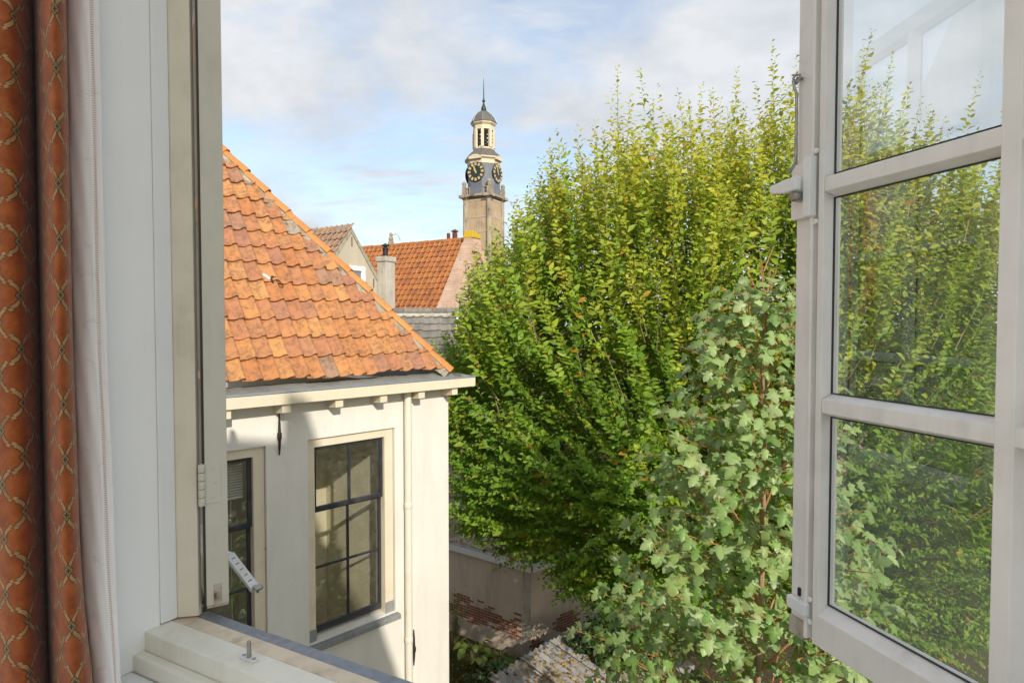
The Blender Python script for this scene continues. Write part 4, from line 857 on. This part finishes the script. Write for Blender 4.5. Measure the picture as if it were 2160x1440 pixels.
for (cx, cz, rx_, rz2) in ((1.05, 0.62, 0.42, 0.20), (2.55, 0.98, 0.34, 0.22), (0.15, 0.30, 0.2, 0.25)):
    for r in range(-4, 5):
        for c in range(-3, 4):
            x = cx+0.212*c+(0.106 if r % 2 else 0); z = cz+0.062*r
            if ((x-cx)/rx_)**2+((z-cz)/rz2)**2 > 1+rng.uniform(-0.3, 0.3) or x < 0.02: continue
            place_brick(Mr @ Mt(x, rng.uniform(-0.002, 0.008), z, rng.uniform(-0.02, 0.02)))
vpipe = thing("roof_vent_pipe", "white plastic vent pipe rising from the shed's flat roof", "vent pipe", (0.46, 15.0, SHH-0.02), 0)
w = MB(); w.tube([(0, 0, 0), (0, 0, 0.62)], 0.055, 10); w.build("pipe", M_plastic, vpipe, smooth=True)
w = MB(); w.lathe([(0.085, 0.60), (0.09, 0.66), (0.03, 0.72)], 10); w.build("cowl", M_zinc, vpipe, smooth=True)

# corrugated lean-to in front of the shed
ce = Vector((0.68, 0.733)); cr2 = Vector((0.733, -0.68)); co = Vector((-0.45, 11.05))
lt = thing("corrugated_roof", "low corrugated cement roof littered with yellow leaves beside the shed", "roof", (co.x, co.y, 0), math.atan2(ce.y, ce.x))
# local x along ce, -y along the fall
for k in range(4):
    w = MB(); nx = 37; Wd = 0.95; V = []
    for iy, (y, z) in enumerate(((0.0, 1.02), (-2.3, 0.62))):
        for i in range(nx): V.append((Wd*i/(nx-1), y+0.03*math.sin(k*3), z+0.026*math.cos(2*math.pi*(Wd*i/(nx-1))/0.158)+0.010*(k % 2)))
    n0 = len(V); V += [(x, y, z-0.009) for (x, y, z) in V]
    Fq = []
    for i in range(nx-1):
        Fq += [(i, nx+i, nx+i+1, i+1), (n0+i+1, n0+nx+i+1, n0+nx+i, n0+i), (i, i+1, n0+i+1, n0+i), (nx+i+1, nx+i, n0+nx+i, n0+nx+i+1)]
    w.add(V, Fq); w.build("sheet", M_asb, lt, loc=(0.88*k-0.10*0, 0, 0), smooth=True)
w = MB(); w.box((0.1, -2.1, 0), (3.3, -0.35, 0.52)); w.build("lean_to_wall", M_brickd, lt)
# brick wall at the back of the yard
bw = thing("garden_wall", "long brick garden wall behind the hornbeam", "wall", (2.5, 19.0, 0), 0)
w = MB(); w.box((-6.5, 0, 0), (9.5, 0.3, 4.3)); w.build("brickwork", M_brickd, bw); w = MB(); w.box((-6.5, -0.04, 4.3005), (9.5, 0.34, 4.38)); w.build("coping", M_mortar, bw)
#PART4
# ------------------------------------------------------------------ foliage
def norm(a): return a/np.maximum(np.linalg.norm(a, axis=-1, keepdims=True), 1e-9)
def leaf_cloud(name, tv, tf, pos, ax, up, size, width, cols, mat, parent, loc=(0, 0, 0), kind=None, tcol=None):
    """many leaves in one mesh: template verts (k,3) along/across/up, triangles tf"""
    tv = np.array(tv, float); tf = np.array(tf, int); n = len(pos); k = len(tv)
    ax = norm(ax); sd = norm(np.cross(up, ax)); nn_ = np.cross(ax, sd)
    V = (pos[:, None, :]+ax[:, None, :]*(tv[None, :, 0:1]*size[:, None, None])+sd[:, None, :]*(tv[None, :, 1:2]*width[:, None, None])+nn_[:, None, :]*(tv[None, :, 2:3]*size[:, None, None])).reshape(-1, 3)
    V -= np.array(loc)
    F = (tf[None]+(np.arange(n)*k)[:, None, None]).reshape(-1, 3)
    me = bpy.data.meshes.new(name); me.vertices.add(len(V)); me.vertices.foreach_set('co', V.astype(np.float32).ravel())
    me.loops.add(F.size); me.loops.foreach_set('vertex_index', F.astype(np.int32).ravel())
    me.polygons.add(len(F)); me.polygons.foreach_set('loop_start', np.arange(0, F.size, 3, dtype=np.int32)); me.polygons.foreach_set('loop_total', np.full(len(F), 3, dtype=np.int32))
    me.update(calc_edges=True)
    at = me.attributes.new("leafcol", 'FLOAT_COLOR', 'POINT'); cv_ = np.repeat(cols, k, axis=0)*(np.tile(np.array(tcol), n)[:, None] if tcol is not None else 1.0); c4 = np.concatenate([cv_, np.ones((n*k, 1))], 1); at.data.foreach_set('color', c4.astype(np.float32).ravel())
    me.materials.append(mat); me.polygons.foreach_set('use_smooth', np.ones(len(F), dtype=bool))
    o = bpy.data.objects.new(name, me); COL.objects.link(o); o.parent = parent
    if kind: o['kind'] = kind
    return o
HL_V = [(0, 0, 0), (0.45, 0, -0.03), (1, 0, -0.20), (0.40, 0.5, 0.09), (0.40, -0.5, 0.09), (0.75, 0.33, -0.02), (0.75, -0.33, -0.02)]
HL_F = [(0, 1, 3), (0, 4, 1), (1, 5, 3), (1, 4, 6), (1, 2, 5), (1, 6, 2)]
def rand_unit(n):
    return norm(nrng.normal(size=(n, 3)))

def hornbeam():
    C = np.array([3.85, 10.9, 6.35]); rad = np.array([5.15, 3.0, 4.85]); base = (4.3, 11.6, 0)
    t = thing("hornbeam_tree", "large yellow green hornbeam with upright leafy shoots behind the maple", "tree", base)
    NS = 5000
    u = rand_unit(NS*5); keep = (u[:, 1] < 0.45); u = u[keep][:NS]; n = len(u)
    ue = np.sign(u)*np.abs(u)**0.86; ue = ue/((np.abs(ue)**2.5).sum(1, keepdims=True)**(1/2.5))
    lump = 1+0.05*np.sin(u[:, 0]*9+u[:, 2]*7)+0.04*np.sin(u[:, 2]*15+u[:, 1]*11)
    rr = (1-0.42*nrng.random(n)**1.9)*lump
    zr = np.where(u[:, 2] > 0, rad[2]*0.86, np.where(u[:, 0] > 0.1, 5.0, 3.5))
    P0 = C+np.stack([ue[:, 0]*rad[0], ue[:, 1]*rad[1], ue[:, 2]*zr], 1)*rr[:, None]
    # the crown is cut in under the left shoulder
    hz = np.clip(u[:, 2], -1, 1)
    outw = norm(np.stack([ue[:, 0]*rad[0], ue[:, 1]*rad[1], 0*hz], 1)+1e-6)
    upw = np.clip(1.0+1.2*hz, 0.18, 2.4); ow = np.clip(0.72-0.68*hz, 0.06, 1.0)
    g = norm(outw*ow[:, None]+np.array([0, 0, 1.0])*upw[:, None]+0.14*nrng.normal(size=(n, 3)))
    ln = np.where(hz > 0.25, 0.75+0.85*nrng.random(n)**1.5, 0.55+0.6*nrng.random(n))
    tall = (nrng.random(n) < 0.22) & (hz > 0.40); ln = np.where(tall, ln+0.4+0.9*nrng.random(n), ln)
    P0 = P0-g*(np.minimum(ln, 1.2)*0.45)[:, None]
    # crown outline: shoulders falling away to the left and right, shoots of uneven reach along the top
    tip = P0+g*ln[:, None]; xn = tip[:, 0]-C[0]
    top = np.interp(xn, [-5.2, -4.7, -4.1, -3.8, -3.1, -2.3, -1.0, 0.3, 1.3, 2.4, 3.0, 3.7, 5.2], [7.3, 8.2, 9.1, 9.9, 10.5, 11.3, 11.8, 12.45, 12.3, 12.5, 11.6, 11.0, 10.3])
    top = top+0.22*np.sin(xn*5.3)+0.16*np.sin(xn*13.1)-1.3*nrng.random(n)**1.5+0.45*(nrng.random(n) < 0.035)
    P0[:, 2] -= np.maximum(tip[:, 2]-top, 0)
    lim = np.interp(P0[:, 2], [3.0, 4.5, 6.0, 7.5, 8.5, 9.5, 10.5, 12], [-0.6, -1.15, -1.25, -0.95, -0.35, 0.25, 0.9, 2.0])
    zm = np.interp(P0[:, 0], [-1.0, 1.0, 1.8], [3.95, 3.75, 2.6]); P0[:, 2] += np.maximum(zm-np.minimum(P0[:, 2], P0[:, 2]+g[:, 2]*ln), 0)*(0.85+0.3*nrng.random(n))
    tipx = P0[:, 0]+g[:, 0]*ln; P0[:, 0] += np.maximum(lim-tipx, 0)*(0.9+0.25*nrng.random(n))
    pos = []; ax = []; up = []; sz = []; tt = []
    SP = 0.036
    droop = np.where(hz < 0.0, 0.22, 0.03)
    tw_ = MB()
    for i in range(n):
        m = int(ln[i]/SP); s = (np.arange(m)+0.5)/m
        p = P0[i]+g[i]*(s*ln[i])[:, None]; p[:, 2] -= droop[i]*(s*ln[i])**2
        side = norm(np.cross(g[i], rand_unit(1)[0])); sd2 = np.cross(g[i], side)
        ph = np.arange(m)*(math.pi if hz[i] < 0.3 else 2.4)+0.5*nrng.random(m)
        sv = side*np.cos(ph)[:, None]+sd2*np.sin(ph)[:, None]
        if hz[i] < 0.3:     # flat sprays: keep the leaves near the horizontal
            sv = norm(sv*np.array([1, 1, 0.35]))
        a = norm(g[i]*0.62+sv*0.85+np.array([0, 0, -0.12])+0.18*nrng.normal(size=(m, 3)))
        pos.append(p+0.012*nrng.normal(size=(m, 3))); ax.append(a)
        up.append(norm(np.array([0.22, -0.62, 0.72])+0.36*nrng.normal(size=(m, 3))))
        tp = 1-0.55*np.clip((s-0.55)/0.45, 0, 1)**1.3
        sz.append((0.112 if hz[i] > 0.3 else 0.118)*tp*(0.55+0.85*nrng.random(m))); tt.append(np.full(m, i))
        if u[i, 1] < 0.2 and i % 3 == 0:
            q = P0[i]-g[i]*0.3; e_ = P0[i]+g[i]*ln[i]*0.55; e2 = P0[i]+g[i]*ln[i]*0.97; e_[2] -= droop[i]*(ln[i]*0.55)**2; e2[2] -= droop[i]*ln[i]**2*0.94
            tw_.tube([q-np.array(base), e_-np.array(base), e2-np.array(base)], [0.007, 0.004, 0.0015], 3, caps=False)
    pos = np.concatenate(pos); ax = np.concatenate(ax); up = np.concatenate(up); sz = np.concatenate(sz); si = np.concatenate(tt)
    N_ = len(pos)
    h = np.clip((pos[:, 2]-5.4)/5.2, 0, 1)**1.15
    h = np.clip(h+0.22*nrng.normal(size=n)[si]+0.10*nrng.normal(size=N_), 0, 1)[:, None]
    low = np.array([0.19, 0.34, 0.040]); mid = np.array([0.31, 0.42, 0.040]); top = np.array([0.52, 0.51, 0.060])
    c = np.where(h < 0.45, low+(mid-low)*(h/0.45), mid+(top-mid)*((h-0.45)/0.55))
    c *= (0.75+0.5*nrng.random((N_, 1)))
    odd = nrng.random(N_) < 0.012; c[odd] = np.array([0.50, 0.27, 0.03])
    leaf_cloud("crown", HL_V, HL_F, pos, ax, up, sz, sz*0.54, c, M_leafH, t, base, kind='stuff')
    tw_.build("shoots", M_twig, t, kind='stuff', fixn=False)
    # inner fill keeps the middle of the crown dense
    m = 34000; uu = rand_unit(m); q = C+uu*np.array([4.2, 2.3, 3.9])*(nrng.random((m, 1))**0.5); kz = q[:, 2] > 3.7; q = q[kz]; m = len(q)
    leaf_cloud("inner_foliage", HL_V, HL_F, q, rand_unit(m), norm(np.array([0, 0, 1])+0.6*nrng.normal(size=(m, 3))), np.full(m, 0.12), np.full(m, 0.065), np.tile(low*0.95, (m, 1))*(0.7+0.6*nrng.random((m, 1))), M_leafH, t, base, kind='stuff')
    tr = MB(); B = Vector(base)
    tr.tube([(0, 0, -0.1), (0.02, 0, 0.9), (-0.05, -0.05, 1.9), (-0.12, -0.1, 2.9)], [0.26, 0.20, 0.18, 0.16], 10); tr.build("trunk", M_bark, t, smooth=True)
    lb = MB()
    for k in range(26):
        th = k*2.4; e = Vector((math.cos(th)*rng.uniform(1.2, 3.9), math.sin(th)*rng.uniform(0.6, 2.0)-0.5, rng.uniform(4.2, 9.3)))
        if k % 5 == 0: e = Vector((math.cos(th)*3.4, -1.2, rng.uniform(3.0, 4.0)))
        s = Vector((-0.1, -0.1, rng.uniform(1.7, 2.9))); mid_ = s.lerp(e, 0.45)+Vector((e.x*0.12, e.y*0.12, -0.25))
        lb.tube([s, s.lerp(mid_, 0.5), mid_, mid_.lerp(e, 0.55), e], [0.085, 0.07, 0.052, 0.034, 0.012], 6)
    for (e) in ((-3.2, -1.4, 3.3), (-2.6, -1.9, 2.9), (-1.6, -2.0, 3.0), (-3.5, -0.6, 3.8)):     # low limbs over the shed
        e = Vector(e); s = Vector((-0.1, -0.1, 2.3)); lb.tube([s, s.lerp(e, 0.4)+Vector((0, 0, 0.35)), e], [0.08, 0.05, 0.012], 6)
    lb.build("limbs", M_bark, t, smooth=True)
    # low drooping sprays over shed roof and yard
    P = []; A_ = []; U_ = []; S_ = []
    for k in range(300):
        px = rng.uniform(-3.9, 1.5); py_ = rng.uniform(-2.7, -0.5); z = rng.uniform(2.75, 4.3)
        if z < 3.2 and not (-3.2 < px < -0.4): continue
        if px < -2.9 and z < 4.0: continue
        s0 = np.array(base)+np.array([px, py_, z]); gg = norm(np.array([px*0.28, -0.9, rng.uniform(-0.55, 0.05)])+0.3*nrng.normal(size=3)); L_ = rng.uniform(0.5, 0.95); m = int(L_/0.035); s = (np.arange(m)+0.5)/m
        p = s0+gg*(s*L_)[:, None]; p[:, 2] -= 0.25*(s*L_)**2
        side = norm(np.cross(gg, np.array([0, 0, 1.0]))); sg = np.where(np.arange(m) % 2, 1, -1)[:, None]
        P.append(p); A_.append(norm(gg*0.55+side*sg*0.85+0.12*nrng.normal(size=(m, 3)))); U_.append(norm(np.array([0, -0.2, 1.0])+0.25*nrng.normal(size=(m, 3)))); S_.append(0.10*(0.7+0.5*nrng.random(m))*(1-0.4*s))
    P = np.concatenate(P); m = len(P); S_ = np.concatenate(S_)
    leaf_cloud("low_sprays", HL_V, HL_F, P, np.concatenate(A_), np.concatenate(U_), S_, S_*0.52, np.tile(low*1.0, (m, 1))*(0.7+0.6*nrng.random((m, 1))), M_leafH, t, base, kind='stuff')
hornbeam()

half = [(0.0, 0.0), (-0.10, 0.16), (-0.02, 0.40), (0.10, 0.34), (0.17, 0.30), (0.26, 0.52), (0.42, 0.66), (0.44, 0.48), (0.44, 0.30), (0.56, 0.30), (0.70, 0.27), (0.80, 0.20), (1.0, 0.0)]
outl = half+[(x, -y) for (x, y) in half[-2:0:-1]]
ML_V = [(0.30, 0, 0.03)]+[(x, y, -0.12*abs(y)-0.16*x*x+0.05*math.sin(7*abs(y)+5*x)) for (x, y) in outl]
ML_F = [(0, 1+i, 1+(i+1) % len(outl)) for i in range(len(outl))]
def ml_t(curl, droop, ruf, skew):
    return [(x+skew*y*0.2, y*(1-0.25*curl), (0.03 if (x, y) == (0.30, 0.0) else 0)-(0.12+curl)*abs(y)-droop*x*x+ruf*math.sin(9*abs(y)+6*x+skew*3)) for (x, y) in [(0.30, 0.0)]+outl]
ML_T = [ml_t(0.05, 0.18, 0.05, 0.0), ml_t(0.35, 0.38, 0.07, 0.25), ml_t(-0.18, 0.10, 0.09, -0.3)]
ML_C = [1.12]+[0.93+0.05*math.sin(3*i) for i in range(len(outl))]
M_mbark = plaster("pale_young_maple_bark", (0.36, 0.27, 0.17), 0.9, (0.2, 0.14, 0.09), 0.5, 8, 0.5)
def maple():
    base = np.array([2.12, 5.2, 0.0]); t = thing("maple_tree", "slender young maple with large pale green lobed leaves by the window", "tree", tuple(base))
    tk = MB(); tk.tube([(0, 0, -0.05), (0.01, 0, 2.0), (-0.01, 0.02, 4.0), (0.02, 0.0, 5.8), (0.0, 0.0, 7.2), (0.05, 0, 7.95)], [0.050, 0.042, 0.034, 0.024, 0.012, 0.004], 9); tk.build("trunk", M_mbark, t, smooth=True)
    br = MB(); pet = MB(); P = []; A_ = []; U_ = []; S_ = []; H_ = []
    def leaves_on(pts, l0, step, big):
        d_ = 0
        for i in range(len(pts)-1):
            a, b = np.array(pts[i]), np.array(pts[i+1]); L_ = np.linalg.norm(b-a); g = (b-a)/L_; k = int(L_/step)
            for j in range(k):
                p = a+g*L_*((j+0.5)/k); d_ += step
                if d_ < l0: continue
                sd = norm(np.cross(g, np.array([0, 0, 1.0])+0.2*nrng.normal(size=3)))
                sd = sd if (int(d_/step) % 2 == 0) else norm(np.cross(g, sd))
                for sg in (-1, 1):
                    if rng.random() < 0.06: continue
                    pd = norm(g*0.35+sd*sg*0.75+np.array([0, 0, 0.45])+0.2*nrng.normal(size=3)); pl = rng.uniform(0.06, 0.13)*big
                    q = p+pd*pl
                    out = norm((q-base)*np.array([1, 1, 0])); la = norm(pd*0.5+out*0.45+np.array([0.0, -0.18, -0.62-0.35*rng.random()])+0.25*nrng.normal(size=3))
                    P.append(q); A_.append(la); U_.append(norm(out*0.7+np.array([0.15, -0.75, 0.75])+0.25*nrng.normal(size=3))); S_.append(big*rng.uniform(0.085, 0.15)); H_.append(q[2])
                    pet.tube([p-base, p-base+pd*pl*0.6+np.array([0, 0, 0.012]), q-base], [0.0022, 0.0018, 0.0016], 3, caps=False)
    z = 1.3; k = 0
    while z < 7.95:
        th = k*2.399+0.5; k += 1
        f = min((z-1.3)/6.4, 1.0)
        L_ = (1.78*(1-f)**0.62+0.30)*rng.uniform(0.8, 1.12)
        L_ *= 1.0+(0.14+0.30*min(1.0, f*2.2))*max(0.0, -math.cos(th))*(1-f*0.6)+0.10*max(0.0, math.cos(th))
        o = np.array([math.cos(th), math.sin(th), 0.0])
        p0 = base+np.array([0, 0, z]); el = 0.50+0.75*f
        pts = [p0]
        for j in range(1, 6):
            s = j/5; pts.append(p0+o*L_*s*math.cos(el)*(1-0.06*s)+np.array([0, 0, L_*(math.sin(el)*s-0.18*s*s)]))
        br.tube([p-base for p in pts], [0.017*(1-f*0.6), 0.014*(1-f*0.6), 0.011*(1-f*0.6), 0.008*(1-f*0.6), 0.006*(1-f*0.6), 0.003], 5)
        leaves_on(pts, 0.18 if L_ > 0.8 else 0.05, 0.10, 1.0-0.22*f)
        for sgn in (-1, 1):
            for fr in (2, 3):
                if L_ < 0.6: continue
                a = th+sgn*0.75; sp_ = np.array(pts[fr]); e = sp_+np.array([math.cos(a), math.sin(a), 0.35])*L_*0.36
                br.tube([sp_-base, (sp_+e)/2-base, e-base], [0.006, 0.005, 0.002], 4); leaves_on([sp_, (sp_+e)/2, e], 0.05, 0.095, 0.95-0.2*f)
        z += 0.072+0.02*rng.random()
    P = np.array(P); A_ = np.array(A_); U_ = np.array(U_); S_ = np.array(S_); n = len(P)
    br.build("branches", M_petiole, t, fixn=False); pet.build("leaf_stalks", M_petiole, t, kind='stuff', fixn=False)
    pal = np.array([(0.28, 0.40, 0.14), (0.31, 0.43, 0.16), (0.24, 0.37, 0.11), (0.36, 0.46, 0.20), (0.19, 0.32, 0.08), (0.31, 0.42, 0.13)])
    ci = nrng.integers(0, 6, n)
    # the 300 that show largest: near the camera, inside the view, not behind other leaves
    d_ = np.linalg.norm(P-np.array([0, 0, EYE]), axis=1); a_ = P[:, 0]/P[:, 1]; b_ = (P[:, 2]-EYE)/P[:, 1]
    vis = (a_ > 0.05) & (a_ < 0.80) & (b_ > -0.60)
    score = np.where(vis, S_/d_, 0); order = np.argsort(-score); bigs = order[:300]; rest = order[300:]
    vt = nrng.integers(0, 3, n)
    for q in range(3):
        r_ = rest[vt[rest] == q]
        leaf_cloud("foliage", ML_T[q], ML_F, P[r_], A_[r_], U_[r_], S_[r_], S_[r_]*(0.85+0.3*nrng.random(len(r_))), pal[ci[r_]]*(0.75+0.5*nrng.random((len(r_), 1))), M_leafM, t, tuple(base), kind='stuff', tcol=ML_C)
    mes = []
    for q in range(6):
        o = leaf_cloud("leaf", ML_T[q % 3], ML_F, np.zeros((1, 3)), np.array([[1.0, 0, 0]]), np.array([[0, 0, 1.0]]), np.ones(1), np.ones(1), pal[q:q+1], M_leafM, None, tcol=ML_C); mes.append(o.data); bpy.data.objects.remove(o)
    for i in bigs:
        ax = norm(A_[i]); sd = norm(np.cross(U_[i], ax)); nn_ = np.cross(ax, sd); s = S_[i]; p = P[i]-base
        inst("leaf", mes[ci[i]], t, Matrix(((ax[0]*s, sd[0]*s, nn_[0]*s, p[0]), (ax[1]*s, sd[1]*s, nn_[1]*s, p[1]), (ax[2]*s, sd[2]*s, nn_[2]*s, p[2]), (0, 0, 0, 1))))
    print("maple leaves", n)
maple()

# ---- ivy mound, yard plants, fallen leaves
IV_V = [(0, 0, 0), (0.5, 0, 0.04), (1, 0, -0.05), (0.15, 0.5, 0), (0.55, 0.33, 0), (0.15, -0.5, 0), (0.55, -0.33, 0)]
IV_F = [(0, 1, 3), (3, 1, 4), (1, 2, 4), (0, 5, 1), (5, 6, 1), (1, 6, 2)]
def mound(name, label, c, rad, n, ls, col, cat="plant", mat=None):
    t = thing(name, label, cat, (c[0], c[1], 0), 0.0, "ivy on the corrugated roof")
    u = rand_unit(n); u[:, 2] = np.abs(u[:, 2])
    lump = 1+0.13*np.sin(u[:, 0]*6+u[:, 1]*5)+0.08*np.sin(u[:, 0]*13+u[:, 2]*9)
    p = np.array(c)+u*np.array(rad)*(lump*(0.80+0.22*nrng.random(n)))[:, None]
    ax = norm(u*0.5+np.array([0, 0, -0.5])+0.5*nrng.normal(size=(n, 3)))
    s = ls*(0.6+0.7*nrng.random(n)); leaf_cloud("foliage", IV_V, IV_F, p, ax, norm(u+0.35*nrng.normal(size=(n, 3))), s, s, np.tile(np.array(col), (n, 1))*(0.65+0.7*nrng.random((n, 1))), mat or M_leafI, t, (c[0], c[1], 0), kind='stuff')
    st = MB()
    for k in range(7):
        a = k*0.9; st.tube([(0, 0, -0.02 if c[2] < 0.2 else 0), (rad[0]*0.5*math.cos(a), rad[1]*0.5*math.sin(a), c[2]+rad[2]*0.4), (rad[0]*0.9*math.cos(a), rad[1]*0.9*math.sin(a), c[2]+rad[2]*0.5)], [0.02, 0.012, 0.004], 5)
    st.build("stems", M_bark, t); return t
mound("ivy_bush", "dark green ivy mound growing over the end of the corrugated roof", (2.05, 12.35, 0.45), (1.0, 0.75, 0.95), 3800, 0.075, (0.035, 0.075, 0.014), "ivy")
mound("ivy_bush", "small ivy creeping along the near edge of the corrugated sheets", (-0.35, 11.35, 0.55), (0.55, 0.30, 0.50), 900, 0.065, (0.05, 0.09, 0.02), "ivy")
def leafy(name, label, c, h, n, ls, col):
    t = thing(name, label, "plant", c, 0.0, "small plants at the shed foot"); P = []; A_ = []; S_ = []; st = MB()
    for k in range(n):
        th = k*2.4; r = h*0.55*math.sqrt((k+0.5)/n); e = np.array([math.cos(th)*r, math.sin(th)*r, h*(0.45+0.5*rng.random())])
        st.tube([(0, 0, 0), tuple(e*np.array([0.4, 0.4, 0.7])), tuple(e)], [0.008, 0.006, 0.003], 4); P.append(np.array(c)+e); A_.append(norm(np.array([math.cos(th), math.sin(th), -0.25]))); S_.append(ls*(0.7+0.5*rng.random()))
    P = np.array(P); S_ = np.array(S_); leaf_cloud("foliage", HL_V, HL_F, P, np.array(A_), norm(np.array([0, -0.2, 1])+0.2*nrng.normal(size=(n, 3))), S_, S_*0.8, np.tile(np.array(col), (n, 1))*(0.75+0.5*nrng.random((n, 1))), M_leafI, t, c); st.build("stems", M_twig, t)
leafy("leafy_plant", "bright yellow green broad leaved plant at the shed wall", (-0.80, 13.25, 0), 0.62, 26, 0.22, (0.24, 0.33, 0.04))
leafy("leafy_plant", "low mid green leafy plant beside the shed corner", (-0.28, 13.05, 0), 0.42, 40, 0.12, (0.10, 0.20, 0.03))
leafy("leafy_plant", "tiny green seedling clump at the foot of the cement corner pier", (0.12, 13.08, 0), 0.30, 24, 0.08, (0.11, 0.2, 0.03))
def weed(c, h, n, label):
    t = thing("tall_weed", label, "plant", c, 0.0, "weeds by the shed wall"); P = []; A_ = []; S_ = []; st = MB()
    for k in range(n):
        th = rng.uniform(0, 6.28); lean = rng.uniform(0.05, 0.35); L_ = h*rng.uniform(0.6, 1.05); e = np.array([math.cos(th)*lean*L_, math.sin(th)*lean*L_, L_])
        st.tube([(0.05*math.cos(th), 0.05*math.sin(th), 0), tuple(e*np.array([0.35, 0.35, 0.6])), tuple(e)], [0.005, 0.004, 0.002], 3, caps=False)
        for s in np.linspace(0.15, 1, 26):
            q = e*np.array([s*s, s*s, s]); P.append(np.array(c)+q); A_.append(norm(np.array([rng.gauss(0, 1), rng.gauss(0, 1), 0.5]))); S_.append(rng.uniform(0.04, 0.09))
    P = np.array(P); S_ = np.array(S_); m = len(P)
    leaf_cloud("foliage", HL_V, HL_F, P, np.array(A_), rand_unit(m), S_, S_*0.25, np.tile(np.array([0.20, 0.19, 0.045]), (m, 1))*(0.6+0.7*nrng.random((m, 1))), M_leafI, t, c, kind='stuff'); st.build("stems", M_twig, t)
weed((-1.28, 13.75, 0), 1.35, 26, "tall feathery yellowish weed against the shed wall next to the white house")
weed((-0.95, 12.7, 0), 0.55, 22, "short bushy yellow brown weed in front of the shed wall")
def litter(name, n, pf, ls, pals):
    p = np.array([pf() for _ in range(n)]); s = ls*(0.6+0.8*nrng.random(n)); c = np.array(pals)[nrng.integers(0, len(pals), n)]*(0.7+0.6*nrng.random((n, 1)))
    o = leaf_cloud(name, HL_V, HL_F, p, norm(nrng.normal(size=(n, 3))*np.array([1, 1, 0.12])), norm(np.array([0, 0, 1])+0.25*nrng.normal(size=(n, 3))), s, s*0.55, c, M_litter, None, kind='stuff'); return o
LP = [(0.50, 0.30, 0.06), (0.42, 0.22, 0.05), (0.30, 0.16, 0.06), (0.55, 0.38, 0.12), (0.20, 0.11, 0.05)]
def on_sheet():
    while True:
        x = rng.uniform(0, 3.5); y = -rng.random()**0.8*2.2
        if rng.random() < 0.35+0.65*(math.sin(x*2.0-0.4)**2): break
    z = 1.02+0.40*y/2.3+0.026*math.cos(2*math.pi*((x % 0.88)/0.158))+0.014
    return (co.x+ce.x*x-ce.y*y, co.y+ce.y*x+ce.x*y, z+0.004)
tag(litter("fallen_leaves", 2200, on_sheet, 0.075, LP), "yellow fallen leaves lying in the corrugations of the low roof", "leaves")
def on_shed():
    a, b = rng.random()**1.2*2.4+0.1, rng.random()**1.1*5.0+0.1; q = SC+sl_d*a+sr_d*b; return (q.x, q.y, SHH-0.005)
tag(litter("fallen_leaves", 3200, on_shed, 0.06, [(0.30, 0.18, 0.07), (0.22, 0.13, 0.06), (0.42, 0.28, 0.10)]), "brown fallen leaves scattered over the flat shed roof", "leaves")
def on_ground(): return (rng.uniform(-2.2, 0.6), rng.uniform(11.5, 13.6), 0.012)
tag(litter("fallen_leaves", 1500, on_ground, 0.07, LP), "fallen leaves scattered on the bare yard soil", "leaves")
def grass():
    n = 5200; p = np.stack([nrng.uniform(-2.4, 0.3, n), nrng.uniform(11.2, 13.9, n), np.zeros(n)], 1)
    d2 = (p[:, 0]+1.0)*0.584*-1+(p[:, 1]-13.4)*0; keep = (np.sin(p[:, 0]*4)+np.sin(p[:, 1]*5+p[:, 0]*2)) > -0.5; p = p[keep]; n = len(p)
    s = 0.10+0.14*nrng.random(n)
    o = leaf_cloud("yard_grass", [(0, 0.5, 0), (0, -0.5, 0), (0.6, 0, 0.05), (1, 0, 0.15)], [(0, 1, 2), (0, 2, 3)], p, norm(np.array([0, 0, 1.0])+0.35*nrng.normal(size=(n, 3))), rand_unit(n), s, np.full(n, 0.014), np.tile(np.array([0.13, 0.16, 0.04]), (n, 1))*(0.6+0.8*nrng.random((n, 1))), M_leafI, None, kind='stuff')
    tag(o, "patchy yellowish grass in the yard by the shed", "grass")
grass()
